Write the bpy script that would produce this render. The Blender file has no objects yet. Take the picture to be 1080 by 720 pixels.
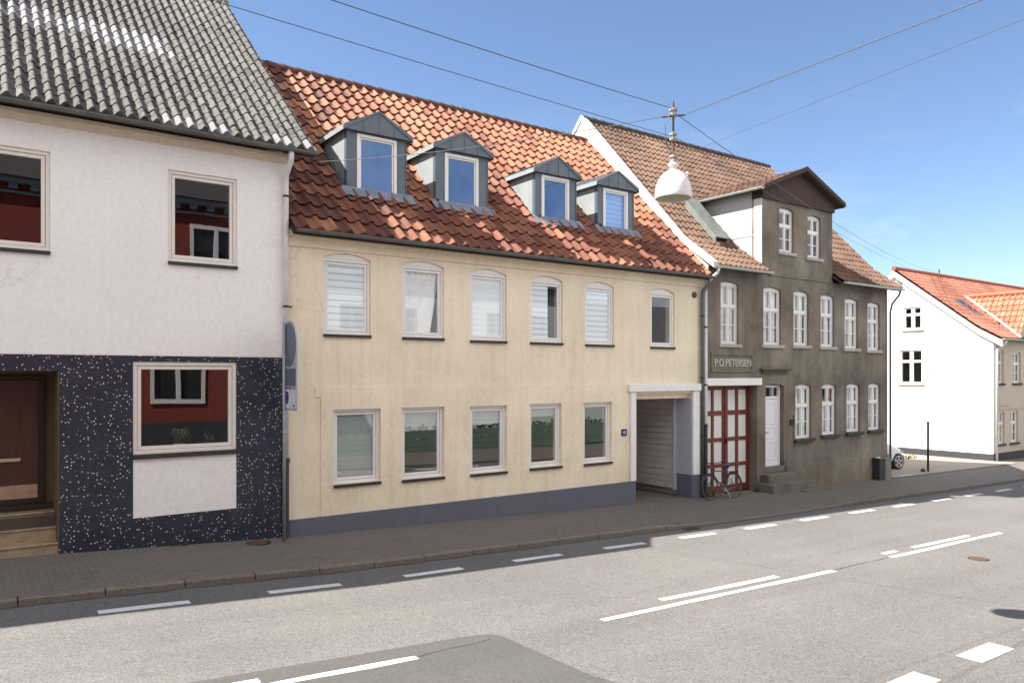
import bpy, bmesh, math, random
from mathutils import Vector, Matrix, noise as mnoise
from mathutils.geometry import tessellate_polygon

rng = random.Random(7)
scene = bpy.context.scene
COL = scene.collection
rad = math.radians

# ------------------------------------------------------------------ camera
cam_d = bpy.data.cameras.new('camera')
cam = bpy.data.objects.new('camera', cam_d)
COL.objects.link(cam)
cam.location = (0, 0, 3.0)
cam.rotation_euler = (rad(90), 0, -math.atan2(0.58469, 0.81126))
cam_d.sensor_width = 36
cam_d.lens = 800 / 1080 * 36
cam_d.shift_y = 35 / 1080
cam_d.clip_start = 0.1
cam_d.clip_end = 3000
scene.camera = cam

# ------------------------------------------------------------------ sky and sun
SUN = Vector((-5.6, 3.25, 7.6)).normalized()
world = bpy.data.worlds.new('World')
scene.world = world
world.use_nodes = True
wn = world.node_tree
for n in list(wn.nodes):
    wn.nodes.remove(n)
w_out = wn.nodes.new('ShaderNodeOutputWorld')
w_bg = wn.nodes.new('ShaderNodeBackground')
w_sky = wn.nodes.new('ShaderNodeTexSky')
w_sky.sky_type = 'NISHITA'
w_sky.sun_disc = False
w_sky.sun_elevation = math.asin(SUN.z)
w_sky.sun_rotation = math.atan2(SUN.x, SUN.y)
w_sky.altitude = 0
w_sky.air_density = 0.85
w_sky.dust_density = 0.15
w_sky.ozone_density = 3.5
w_bg.inputs['Strength'].default_value = 0.068
# thin wisps of cloud low in the sky
w_tc = wn.nodes.new('ShaderNodeTexCoord')
w_map = wn.nodes.new('ShaderNodeMapping')
w_map.inputs['Scale'].default_value = (3.0, 3.0, 9.0)
w_noise = wn.nodes.new('ShaderNodeTexNoise')
w_noise.inputs['Scale'].default_value = 1.6
w_noise.inputs['Detail'].default_value = 7
w_noise.inputs['Roughness'].default_value = 0.62
w_ramp = wn.nodes.new('ShaderNodeValToRGB')
w_ramp.color_ramp.elements[0].position = 0.50
w_ramp.color_ramp.elements[0].color = (0, 0, 0, 1)
w_ramp.color_ramp.elements[1].position = 0.85
w_ramp.color_ramp.elements[1].color = (0.55, 0.55, 0.55, 1)
w_sep = wn.nodes.new('ShaderNodeSeparateXYZ')
w_low = wn.nodes.new('ShaderNodeMapRange')
w_low.inputs['From Min'].default_value = 0.34
w_low.inputs['From Max'].default_value = 0.10
w_mul = wn.nodes.new('ShaderNodeMath')
w_mul.operation = 'MULTIPLY'
w_mix = wn.nodes.new('ShaderNodeMix')
w_mix.data_type = 'RGBA'
w_mix.inputs['B'].default_value = (6.4, 6.6, 6.9, 1)
L = wn.links.new
L(w_tc.outputs['Generated'], w_map.inputs['Vector'])
L(w_map.outputs['Vector'], w_noise.inputs['Vector'])
L(w_noise.outputs['Fac'], w_ramp.inputs['Fac'])
L(w_tc.outputs['Generated'], w_sep.inputs['Vector'])
L(w_sep.outputs['Z'], w_low.inputs['Value'])
L(w_ramp.outputs['Color'], w_mul.inputs[0])
L(w_low.outputs['Result'], w_mul.inputs[1])
L(w_mul.outputs[0], w_mix.inputs['Factor'])
L(w_sky.outputs['Color'], w_mix.inputs['A'])
# broken cloud added in the unseen southern sky to brighten the shaded fronts
w_noise2 = wn.nodes.new('ShaderNodeTexNoise')
w_noise2.inputs['Scale'].default_value = 2.4
w_noise2.inputs['Detail'].default_value = 8
w_noise2.inputs['Roughness'].default_value = 0.6
w_ramp2 = wn.nodes.new('ShaderNodeValToRGB')
w_ramp2.color_ramp.elements[0].position = 0.40
w_ramp2.color_ramp.elements[0].color = (0, 0, 0, 1)
w_ramp2.color_ramp.elements[1].position = 0.56
w_ramp2.color_ramp.elements[1].color = (1, 1, 1, 1)
w_south = wn.nodes.new('ShaderNodeMapRange')
w_south.inputs['From Min'].default_value = 0.0
w_south.inputs['From Max'].default_value = -0.3
w_mul2 = wn.nodes.new('ShaderNodeMath')
w_mul2.operation = 'MULTIPLY'
w_mix2 = wn.nodes.new('ShaderNodeMix')
w_mix2.data_type = 'RGBA'
w_mix2.inputs['B'].default_value = (9.2, 9.0, 8.9, 1)
L(w_tc.outputs['Generated'], w_noise2.inputs['Vector'])
L(w_noise2.outputs['Fac'], w_ramp2.inputs['Fac'])
L(w_sep.outputs['Y'], w_south.inputs['Value'])
L(w_ramp2.outputs['Color'], w_mul2.inputs[0])
L(w_south.outputs['Result'], w_mul2.inputs[1])
L(w_mul2.outputs[0], w_mix2.inputs['Factor'])
L(w_mix.outputs['Result'], w_mix2.inputs['A'])
L(w_mix2.outputs['Result'], w_bg.inputs['Color'])
L(w_bg.outputs['Background'], w_out.inputs['Surface'])

sun_d = bpy.data.lights.new('sun', 'SUN')
sun_d.energy = 4.1
sun_d.angle = rad(0.5)
sun_d.color = (1.0, 0.96, 0.91)
sun = bpy.data.objects.new('sun', sun_d)
COL.objects.link(sun)
sun.rotation_euler = SUN.to_track_quat('Z', 'Y').to_euler()
sun.location = (-20, 20, 40)

vs = scene.view_settings
scene.display_settings.display_device = 'sRGB'
vs.view_transform = 'Standard'
vs.look = 'None'
vs.exposure = 1.64
vs.gamma = 1.0
vs.use_white_balance = True
vs.white_balance_temperature = 6700
vs.use_curve_mapping = False
scene.render.engine = 'CYCLES'
scene.cycles.max_bounces = 8
scene.cycles.diffuse_bounces = 5
scene.cycles.transparent_max_bounces = 12


# ------------------------------------------------------------------ object helpers
def tag(o, label=None, cat=None, group=None, kind=None):
    if label: o['label'] = label
    if cat: o['category'] = cat
    if group: o['group'] = group
    if kind: o['kind'] = kind
    return o


def thing(name, loc, label, cat, group=None):
    o = bpy.data.objects.new(name, None)
    o.empty_display_size = 0.3
    o.location = loc
    COL.objects.link(o)
    return tag(o, label, cat, group)


def origin_of(o):
    p = Vector((0, 0, 0))
    while o is not None:
        p += Vector(o.location)
        o = o.parent
    return p


def copy_tree(o, parent=None):
    c = o.copy()
    COL.objects.link(c)
    c.parent = parent
    for ch in list(o.children):
        copy_tree(ch, c)
    return c


class MB:
    """collects geometry in place coordinates and links it as one mesh object"""
    def __init__(self):
        self.v, self.f, self.t = [], [], []
        self.tone = 0.0

    def add(self, vs_, fs_):
        b = len(self.v)
        self.v += [tuple(p) for p in vs_]
        self.t += [self.tone] * len(vs_)
        self.f += [tuple(i + b for i in q) for q in fs_]
        return self

    def box(self, x0, x1, y0, y1, z0, z1):
        if x0 > x1: x0, x1 = x1, x0
        if y0 > y1: y0, y1 = y1, y0
        if z0 > z1: z0, z1 = z1, z0
        p = [(x0, y0, z0), (x1, y0, z0), (x1, y1, z0), (x0, y1, z0), (x0, y0, z1), (x1, y0, z1), (x1, y1, z1), (x0, y1, z1)]
        return self.add(p, [(0, 3, 2, 1), (4, 5, 6, 7), (0, 1, 5, 4), (1, 2, 6, 5), (2, 3, 7, 6), (3, 0, 4, 7)])

    def prism(self, poly, fa, fb):
        """closed solid between fa(p) and fb(p) of a 2D polygon"""
        n = len(poly)
        tr = tessellate_polygon([[Vector((p[0], p[1], 0)) for p in poly]])
        A = [fa(p) for p in poly]; B = [fb(p) for p in poly]
        fs = [tuple(t) for t in tr] + [tuple(n + i for i in reversed(t)) for t in tr]
        for i in range(n):
            j = (i + 1) % n
            fs.append((i, j, n + j, n + i))
        return self.add(A + B, fs)

    def wall(self, outer, holes, pos, depth_pos, back=True):
        """slab with openings; pos(s,t) front surface, depth_pos(s,t) back surface"""
        loops = [outer] + holes
        flat = [p for lp in loops for p in lp]
        tr = tessellate_polygon([[Vector((p[0], p[1], 0)) for p in lp] for lp in loops])
        n = len(flat)
        A = [pos(*p) for p in flat]; B = [depth_pos(*p) for p in flat]
        fs = [tuple(t) for t in tr]
        if back: fs += [tuple(n + i for i in reversed(t)) for t in tr]
        k = 0
        for lp in loops:
            m = len(lp)
            for i in range(m):
                a, b = k + i, k + (i + 1) % m
                fs.append((a, b, n + b, n + a))
            k += m
        return self.add(A + B, fs)

    def tube(self, pts, r, n=8, cap=True, closed=False):
        pts = [Vector(p) for p in pts]
        m = len(pts)
        rs = r if isinstance(r, (list, tuple)) else [r] * m
        tang = []
        for i in range(m):
            if closed:
                d = pts[(i + 1) % m] - pts[i - 1]
            else:
                d = pts[min(i + 1, m - 1)] - pts[max(i - 1, 0)]
            tang.append(d.normalized())
        ref = Vector((0, 0, 1)) if abs(tang[0].z) < 0.9 else Vector((1, 0, 0))
        nrm = (ref - tang[0] * ref.dot(tang[0])).normalized()
        V = []
        for i in range(m):
            nrm = (nrm - tang[i] * nrm.dot(tang[i])).normalized()
            bi = tang[i].cross(nrm)
            for k in range(n):
                a = 2 * math.pi * k / n
                V.append(pts[i] + (nrm * math.cos(a) + bi * math.sin(a)) * rs[i])
        F = []
        for i in range(m if closed else m - 1):
            j = (i + 1) % m
            for k in range(n):
                l = (k + 1) % n
                F.append((i * n + k, i * n + l, j * n + l, j * n + k))
        if cap and not closed:
            F.append(tuple(reversed(range(n))))
            F.append(tuple((m - 1) * n + k for k in range(n)))
        return self.add(V, F)

    def lathe(self, prof, c, n=24, axis='z', caps=True):
        V, F = [], []
        for r, h in prof:
            for k in range(n):
                a = 2 * math.pi * k / n
                x, y = r * math.cos(a), r * math.sin(a)
                if axis == 'z': p = (c[0] + x, c[1] + y, c[2] + h)
                elif axis == 'y': p = (c[0] + x, c[1] + h, c[2] + y)
                else: p = (c[0] + h, c[1] + x, c[2] + y)
                V.append(p)
        for i in range(len(prof) - 1):
            for k in range(n):
                l = (k + 1) % n
                F.append((i * n + k, i * n + l, (i + 1) * n + l, (i + 1) * n + k))
        if caps:
            if prof[0][0] > 1e-4: F.append(tuple(reversed(range(n))))
            if prof[-1][0] > 1e-4: F.append(tuple((len(prof) - 1) * n + k for k in range(n)))
        return self.add(V, F)

    def build(self, name, mat, parent=None, bevel=0, smooth=False, loc=None, clip=None, recalc=True):
        base = origin_of(parent) if parent else Vector(loc or (0, 0, 0))
        me = bpy.data.meshes.new(name)
        me.from_pydata([tuple(Vector(p) - base) for p in self.v], [], self.f)
        if any(self.t):
            at = me.attributes.new('tone', 'FLOAT', 'POINT')
            at.data.foreach_set('value', self.t)
        if recalc or clip:
            bm = bmesh.new(); bm.from_mesh(me)
            for co, no in (clip or []):
                bmesh.ops.bisect_plane(bm, geom=bm.verts[:] + bm.edges[:] + bm.faces[:], plane_co=Vector(co) - base, plane_no=no, clear_outer=True)
            if recalc and name not in ('pane', 'toplight'): bmesh.ops.recalc_face_normals(bm, faces=bm.faces[:])
            bm.to_mesh(me); bm.free()
        if smooth:
            for p in me.polygons: p.use_smooth = True
        me.materials.append(mat)
        o = bpy.data.objects.new(name, me)
        COL.objects.link(o)
        if parent: o.parent = parent
        else: o.location = base
        if bevel:
            b = o.modifiers.new('bevel', 'BEVEL')
            b.width = bevel; b.segments = 2; b.limit_method = 'ANGLE'; b.angle_limit = rad(40)
        return o


# ------------------------------------------------------------------ material helpers
def newmat(name):
    m = bpy.data.materials.new(name)
    m.use_nodes = True
    nt = m.node_tree
    return m, nt, nt.nodes['Principled BSDF']


def coord(nt, scale=(1, 1, 1)):
    tc = nt.nodes.new('ShaderNodeTexCoord')
    mp = nt.nodes.new('ShaderNodeMapping')
    mp.inputs['Scale'].default_value = scale
    nt.links.new(tc.outputs['Object'], mp.inputs['Vector'])
    return mp.outputs['Vector']


def noise(nt, vec, scale, detail=4, rough=0.55, dist=0.0):
    n = nt.nodes.new('ShaderNodeTexNoise')
    n.inputs['Scale'].default_value = scale
    n.inputs['Detail'].default_value = detail
    n.inputs['Roughness'].default_value = rough
    n.inputs['Distortion'].default_value = dist
    nt.links.new(vec, n.inputs['Vector'])
    return n.outputs['Fac']


def ramp(nt, fac, stops):
    r = nt.nodes.new('ShaderNodeValToRGB')
    el = r.color_ramp.elements
    while len(el) < len(stops): el.new(0.5)
    for e, (p, c) in zip(el, stops):
        e.position = p
        e.color = (c, c, c, 1) if not isinstance(c, (tuple, list)) else (*c, 1)
    nt.links.new(fac, r.inputs['Fac'])
    return r.outputs['Color']


def mixc(nt, fac, a, b, mode='MIX'):
    m = nt.nodes.new('ShaderNodeMix')
    m.data_type = 'RGBA'; m.blend_type = mode
    for key, val in (('Factor', fac), ('A', a), ('B', b)):
        s = [i for i in m.inputs if i.name == key and (i.type == 'RGBA' or key == 'Factor')][0]
        if key == 'Factor': s = m.inputs[0]
        if isinstance(val, bpy.types.NodeSocket): nt.links.new(val, s)
        elif key == 'Factor': s.default_value = val
        else: s.default_value = (*val, 1)
    return [o for o in m.outputs if o.type == 'RGBA'][0]


def mathn(nt, op, a, b=None):
    m = nt.nodes.new('ShaderNodeMath'); m.operation = op
    for i, val in enumerate((a, b)):
        if val is None: continue
        if isinstance(val, bpy.types.NodeSocket): nt.links.new(val, m.inputs[i])
        else: m.inputs[i].default_value = val
    return m.outputs[0]


def bumpn(nt, bsdf, h, strength=0.3, dist=0.01):
    b = nt.nodes.new('ShaderNodeBump')
    b.inputs['Strength'].default_value = strength
    b.inputs['Distance'].default_value = dist
    nt.links.new(h, b.inputs['Height'])
    nt.links.new(b.outputs['Normal'], bsdf.inputs['Normal'])


def setc(nt, bsdf, col):
    if isinstance(col, bpy.types.NodeSocket): nt.links.new(col, bsdf.inputs['Base Color'])
    else: bsdf.inputs['Base Color'].default_value = (*col, 1)


def sc(c, k): return tuple(min(1, x * k) for x in c)


def plaster(name, col, dark=None, streak=0.35, blotch=0.3, bump=0.25, fine=60, rough=0.92, crack=0.35):
    m, nt, b = newmat(name)
    dark = dark or sc(col, 0.8)
    v = coord(nt)
    big = ramp(nt, noise(nt, v, 0.55, 5, 0.6), [(0.35, 0.0), (0.72, 1.0)])
    c = mixc(nt, mathn(nt, 'MULTIPLY', big, blotch), col, dark)
    vs_ = coord(nt, (5.0, 5.0, 0.28))
    st = ramp(nt, noise(nt, vs_, 1.2, 6, 0.65), [(0.48, 0.0), (0.78, 1.0)])
    c = mixc(nt, mathn(nt, 'MULTIPLY', st, streak), c, dark)
    md = ramp(nt, noise(nt, v, 2.3, 7, 0.7), [(0.5, 0.0), (0.74, 1.0)])
    c = mixc(nt, mathn(nt, 'MULTIPLY', md, blotch * 0.55), c, dark)
    sp = ramp(nt, noise(nt, v, 14, 6, 0.7), [(0.3, 0.9), (0.7, 1.05)])
    c = mixc(nt, 1.0, c, sp, 'MULTIPLY')
    if crack:
        wv = nt.nodes.new('ShaderNodeVectorMath'); wv.operation = 'ADD'
        nz = nt.nodes.new('ShaderNodeTexNoise'); nz.inputs['Scale'].default_value = 2.0; nz.inputs['Detail'].default_value = 6
        nt.links.new(v, nz.inputs['Vector']); nt.links.new(v, wv.inputs[0]); nt.links.new(nz.outputs['Color'], wv.inputs[1])
        vo = nt.nodes.new('ShaderNodeTexVoronoi'); vo.feature = 'DISTANCE_TO_EDGE'; vo.inputs['Scale'].default_value = 0.42
        nt.links.new(wv.outputs[0], vo.inputs['Vector'])
        ck = ramp(nt, vo.outputs['Distance'], [(0.0, 1.0), (0.006, 0.0)])
        gate_ = ramp(nt, noise(nt, v, 0.6, 3), [(0.48, 0.0), (0.6, 1.0)])
        c = mixc(nt, mathn(nt, 'MULTIPLY', mathn(nt, 'MULTIPLY', ck, gate_), crack), c, sc(dark, 0.6))
    setc(nt, b, c)
    b.inputs['Roughness'].default_value = rough
    bumpn(nt, b, mathn(nt, 'ADD', noise(nt, v, fine, 6, 0.7), mathn(nt, 'MULTIPLY', noise(nt, v, 3.0, 4), 1.2)), bump, 0.012)
    return m


def plain(name, col, rough=0.6, metal=0.0, var=0.12, scale=6, bump=0.0):
    m, nt, b = newmat(name)
    v = coord(nt)
    n = ramp(nt, noise(nt, v, scale, 5, 0.65), [(0.3, 1 - var), (0.7, 1 + var * 0.4)])
    setc(nt, b, mixc(nt, 1.0, col, n, 'MULTIPLY'))
    b.inputs['Roughness'].default_value = rough
    b.inputs['Metallic'].default_value = metal
    if bump: bumpn(nt, b, noise(nt, v, scale * 6, 5), bump, 0.006)
    return m


def tilemat(name, stops, rough=0.75, spots=None, bump=0.3):
    """roof tile colour: every tile carries its own tone, in places painted shade, with grime blotches of its own"""
    m, nt, b = newmat(name)
    at = nt.nodes.new('ShaderNodeAttribute'); at.attribute_name = 'tone'
    v = coord(nt)
    c = ramp(nt, at.outputs['Fac'], stops)
    n = ramp(nt, noise(nt, v, 7, 6, 0.7), [(0.3, 0.78), (0.68, 1.08)])
    c = mixc(nt, 1.0, c, n, 'MULTIPLY')
    if spots:
        s = ramp(nt, noise(nt, v, spots[1], 5, 0.75), [(spots[2], 0.0), (spots[2] + 0.06, 1.0)])
        lim = ramp(nt, at.outputs['Fac'], [(0.86, 1.0), (0.9, 0.0)])
        c = mixc(nt, mathn(nt, 'MULTIPLY', s, lim), c, spots[0])
    setc(nt, b, c)
    b.inputs['Roughness'].default_value = rough
    bumpn(nt, b, noise(nt, v, 40, 5, 0.7), bump, 0.008)
    return m


def glassmat(name, f0=0.1, tint=(0.86, 0.9, 0.9), wav=0.02, wscale=1.1, gcol=(1, 1, 1)):
    m, nt, b = newmat(name)
    nt.nodes.remove(b)
    out = nt.nodes['Material Output']
    tr = nt.nodes.new('ShaderNodeBsdfTransparent'); tr.inputs['Color'].default_value = (*tint, 1)
    gl = nt.nodes.new('ShaderNodeBsdfGlossy'); gl.inputs['Roughness'].default_value = 0.0
    gl.inputs['Color'].default_value = (*gcol, 1)
    lw = nt.nodes.new('ShaderNodeLayerWeight'); lw.inputs['Blend'].default_value = 0.5
    fres = mathn(nt, 'ADD', mathn(nt, 'MULTIPLY', mathn(nt, 'POWER', lw.outputs['Facing'], 5.0), 1 - f0), f0)
    mx = nt.nodes.new('ShaderNodeMixShader')
    v = coord(nt)
    bp = nt.nodes.new('ShaderNodeBump'); bp.inputs['Strength'].default_value = wav; bp.inputs['Distance'].default_value = 0.3
    nt.links.new(noise(nt, v, wscale, 1, 0.3), bp.inputs['Height'])
    nt.links.new(bp.outputs['Normal'], gl.inputs['Normal'])
    nt.links.new(fres, mx.inputs['Fac'])
    nt.links.new(tr.outputs['BSDF'], mx.inputs[1]); nt.links.new(gl.outputs['BSDF'], mx.inputs[2])
    nt.links.new(mx.outputs['Shader'], out.inputs['Surface'])
    return m


M = {}
M['white_plaster'] = plaster('white plaster', (0.86, 0.835, 0.825), (0.74, 0.71, 0.70), streak=0.2, blotch=0.4, bump=0.18)
M['cream_plaster'] = plaster('cream plaster', (0.87, 0.765, 0.60), (0.60, 0.495, 0.355), streak=0.42, blotch=0.5, bump=0.2)
M['beige_plaster'] = plaster('beige plaster', (0.74, 0.665, 0.55), (0.55, 0.47, 0.37), streak=0.4)
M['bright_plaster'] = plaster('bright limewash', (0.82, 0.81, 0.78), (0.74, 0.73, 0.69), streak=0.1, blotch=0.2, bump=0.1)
M['shaded_plaster'] = plaster('shaded white limewash', (0.50, 0.44, 0.365), (0.43, 0.37, 0.30), streak=0.2)  # white limewash with the street side's shade put into its colour
M['verge_white'] = plaster('weathered white verge', (0.58, 0.56, 0.52), (0.42, 0.40, 0.36), streak=0.3, blotch=0.4)
M['cheek_plaster'] = plaster('cheek plaster', (0.50, 0.495, 0.48), (0.42, 0.41, 0.40), streak=0.2)
M['red_wall'] = plaster('red brick paint', (0.24, 0.045, 0.03), (0.17, 0.03, 0.022), streak=0.2)
M['plinth_blue'] = plaster('blue grey plinth paint', (0.125, 0.135, 0.17), (0.09, 0.095, 0.12), streak=0.3, bump=0.2)
M['plinth_dark'] = plaster('dark tarred plinth', (0.05, 0.05, 0.055), (0.035, 0.035, 0.04))
M['white_paint'] = plain('white paint', (0.80, 0.79, 0.78), 0.45, var=0.08)
M['white_wood'] = plain('white painted timber', (0.78, 0.77, 0.75), 0.4, var=0.06, scale=9)
M['cream_wood'] = plain('cream painted timber', (0.74, 0.70, 0.64), 0.5, var=0.08, scale=9)
M['door_white'] = plain('white door paint', (0.74, 0.75, 0.80), 0.35, var=0.04)
M['slate'] = plain('slate sill', (0.032, 0.03, 0.03), 0.6, var=0.3)
M['concrete_sill'] = plain('concrete sill', (0.42, 0.40, 0.37), 0.85, var=0.25, scale=10)
M['dark_sill'] = plain('weathered dark sill', (0.055, 0.052, 0.05), 0.85, var=0.3, scale=10)
M['zinc'] = plain('zinc sheet', (0.115, 0.142, 0.17), 0.5, 0.25, var=0.2, scale=2.5)
M['zinc_sunlit'] = plain('sunlit zinc sheet', (0.32, 0.355, 0.36), 0.5, 0.2, var=0.14, scale=2.5)  # lit copy of the zinc: sun on dormer cheeks and fascias painted in
M['hatch'] = plain('grey hatch sheet', (0.20, 0.22, 0.205), 0.6, 0.1, var=0.3, scale=4)
M['lead'] = plain('lead apron', (0.22, 0.25, 0.31), 0.6, 0.3, var=0.25, scale=5, bump=0.3)
M['gutter'] = plain('grey gutter', (0.14, 0.145, 0.14), 0.5, 0.3, var=0.3, scale=4)
M['pale_gutter'] = plain('pale gutter', (0.52, 0.55, 0.54), 0.5, 0.1, var=0.2, scale=4)
M['white_pipe'] = plain('white pipe', (0.66, 0.65, 0.67), 0.45, var=0.15, scale=4)
M['dark_pipe'] = plain('dark cast pipe', (0.045, 0.05, 0.055), 0.5, 0.2, var=0.3)
M['green_pipe'] = plain('grey green zinc pipe', (0.12, 0.145, 0.145), 0.5, 0.25, var=0.3)
M['hood'] = plaster('stained hood render', (0.12, 0.098, 0.075), (0.08, 0.066, 0.05))
M['iron'] = plain('black iron', (0.02, 0.02, 0.022), 0.45, 0.2)
M['rust'] = plain('rusty iron', (0.16, 0.085, 0.05), 0.8, 0.2, var=0.45, scale=30)
M['galv'] = plain('galvanised post', (0.33, 0.34, 0.36), 0.5, 0.4, var=0.2)
M['sign_back'] = plain('grey sign back', (0.115, 0.15, 0.19), 0.55, 0.15, var=0.12)
M['sign_frame'] = plain('light sign board', (0.40, 0.43, 0.46), 0.5, 0.1, var=0.12)
M['sign_white'] = plain('white sign plate', (0.66, 0.65, 0.74), 0.4)
M['sign_blue'] = plain('blue sign print', (0.03, 0.04, 0.22), 0.4)
M['sign_red'] = plain('red sign print', (0.45, 0.1, 0.06), 0.4)
M['blue_plate'] = plain('blue enamel', (0.025, 0.028, 0.11), 0.3)
M['red_door'] = plain('red door paint', (0.165, 0.02, 0.013), 0.55, var=0.35, scale=8)
M['brown_boards'] = None
M['lead_cap'] = plain('dark ridge cap', (0.06, 0.05, 0.048), 0.85, var=0.3)
M['deck'] = plain('roof underlay', (0.05, 0.035, 0.028), 0.95)
M['interior'] = plain('room wall', (0.20, 0.19, 0.18), 0.95)
M['dark_floor'] = plain('room floor', (0.07, 0.055, 0.045), 0.9)
M['curtain'] = plain('white curtain', (0.88, 0.90, 0.91), 0.9, var=0.1)
M['porcelain'] = plain('weathered porcelain', (0.42, 0.38, 0.35), 0.4, var=0.4, scale=30)
M['lamp_white'] = plain('white enamel', (0.80, 0.79, 0.77), 0.3, var=0.05)
M['lamp_lens'] = plain('yellowed lens', (0.34, 0.33, 0.20), 0.4, var=0.15)
M['cable'] = plain('grey cable', (0.10, 0.11, 0.125), 0.6)
M['rubber'] = plain('tyre rubber', (0.02, 0.02, 0.02), 0.8)
M['alloy'] = plain('alloy rim', (0.55, 0.56, 0.58), 0.3, 0.7)
M['tyre_grey'] = plain('worn grey tyre', (0.035, 0.033, 0.032), 0.8)
M['rim_dull'] = plain('dull rim', (0.13, 0.125, 0.12), 0.5, 0.4)
M['car_paint'] = plain('white car paint', (0.75, 0.77, 0.80), 0.2, var=0.02)
M['car_glass'] = plain('dark car glass', (0.02, 0.025, 0.03), 0.05)
M['lamp_red'] = plain('red lamp', (0.4, 0.02, 0.02), 0.2)
M['saddle'] = plain('blue black saddle', (0.03, 0.035, 0.09), 0.5)
M['bag_red'] = plain('red cloth', (0.36, 0.04, 0.03), 0.8)
M['bin_green'] = plain('dark green plastic', (0.018, 0.03, 0.028), 0.5)
M['cabinet_grey'] = plain('grey cabinet', (0.21, 0.205, 0.19), 0.7, var=0.25)
M['hedge'] = plain('hedge leaves', (0.045, 0.085, 0.03), 0.8, var=0.5, scale=4)
M['weed'] = plain('weed leaves', (0.07, 0.10, 0.025), 0.8, var=0.3)
M['fence_green'] = plain('green fence boards', (0.17, 0.24, 0.19), 0.7)
M['letter'] = plain('pale letters', (0.55, 0.53, 0.50), 0.8, var=0.2, scale=30)
M['steel_plate'] = plain('brushed plate', (0.55, 0.40, 0.30), 0.4, 0.8, var=0.3, scale=6)
M['glass'] = glassmat('window glass', 0.15, tint=(0.95, 0.97, 0.97), wav=0.007, wscale=0.9)
M['glass_soft'] = glassmat('wavy window glass', 0.10, tint=(0.94, 0.95, 0.95), wav=0.012, wscale=1.6)
M['glass_sky_blue'] = glassmat('dormer glass', 0.22, tint=(0.6, 0.7, 0.85), wav=0.003, wscale=0.9, gcol=(0.30, 0.52, 1.0))  # blue of the reflected sky is put into the pane colour
M['glass_clear'] = glassmat('clear window glass', 0.12, tint=(0.98, 0.99, 0.99), wav=0.003, wscale=0.9)

# tiles
M['tile_grey'] = tilemat('grey cement tiles', [(0.0, (0.06, 0.057, 0.052)), (0.45, (0.105, 0.10, 0.091)), (0.85, (0.145, 0.138, 0.126)), (0.92, (0.22, 0.22, 0.23))], 0.85,
                         spots=((0.022, 0.021, 0.018), 9, 0.525))
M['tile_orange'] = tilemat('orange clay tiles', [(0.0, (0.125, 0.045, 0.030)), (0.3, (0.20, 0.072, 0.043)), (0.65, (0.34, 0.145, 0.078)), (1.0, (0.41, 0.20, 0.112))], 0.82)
M['tile_brown'] = tilemat('brown clay tiles', [(0.0, (0.088, 0.05, 0.032)), (0.5, (0.15, 0.085, 0.055)), (1.0, (0.215, 0.128, 0.085))], 0.8)
M['tile_old_red'] = tilemat('old red tiles', [(0.0, (0.17, 0.065, 0.042)), (0.5, (0.28, 0.105, 0.066)), (1.0, (0.37, 0.165, 0.11))], 0.8)
M['tile_new_red'] = tilemat('new red tiles', [(0.0, (0.36, 0.13, 0.07)), (1.0, (0.50, 0.21, 0.12))], 0.7)


def make_grey_render():
    m, nt, b = newmat('grey cement render')
    v = coord(nt)
    base = mixc(nt, ramp(nt, noise(nt, v, 0.5, 6, 0.65), [(0.36, 0.0), (0.64, 1.0)]), (0.115, 0.096, 0.077), (0.27, 0.232, 0.188))
    st = ramp(nt, noise(nt, coord(nt, (2.2, 2.2, 0.3)), 1.3, 8, 0.75), [(0.47, 0.0), (0.72, 1.0)])
    c = mixc(nt, mathn(nt, 'MULTIPLY', st, 0.65), base, (0.075, 0.063, 0.051))
    lt = ramp(nt, noise(nt, coord(nt, (3, 3, 0.6)), 1.0, 7, 0.7), [(0.58, 0.0), (0.75, 1.0)])
    c = mixc(nt, mathn(nt, 'MULTIPLY', lt, 0.35), c, (0.30, 0.272, 0.235))
    c = mixc(nt, 1.0, c, ramp(nt, noise(nt, v, 18, 6, 0.75), [(0.3, 0.85), (0.7, 1.12)]), 'MULTIPLY')
    # moss growing up from the foot of the wall
    sx = nt.nodes.new('ShaderNodeSeparateXYZ'); nt.links.new(v, sx.inputs['Vector'])
    up = nt.nodes.new('ShaderNodeMapRange'); up.inputs['From Min'].default_value = 0.75; up.inputs['From Max'].default_value = 0.0
    nt.links.new(sx.outputs['Z'], up.inputs['Value'])
    ms = mathn(nt, 'MULTIPLY', up.outputs['Result'], ramp(nt, noise(nt, v, 1.4, 5, 0.7), [(0.4, 0.0), (0.62, 0.7)]))
    c = mixc(nt, ms, c, (0.16, 0.13, 0.05))
    setc(nt, b, c)
    b.inputs['Roughness'].default_value = 0.95
    bumpn(nt, b, noise(nt, v, 45, 7, 0.75), 0.4, 0.012)
    return m


M['grey_render'] = make_grey_render()


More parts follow.
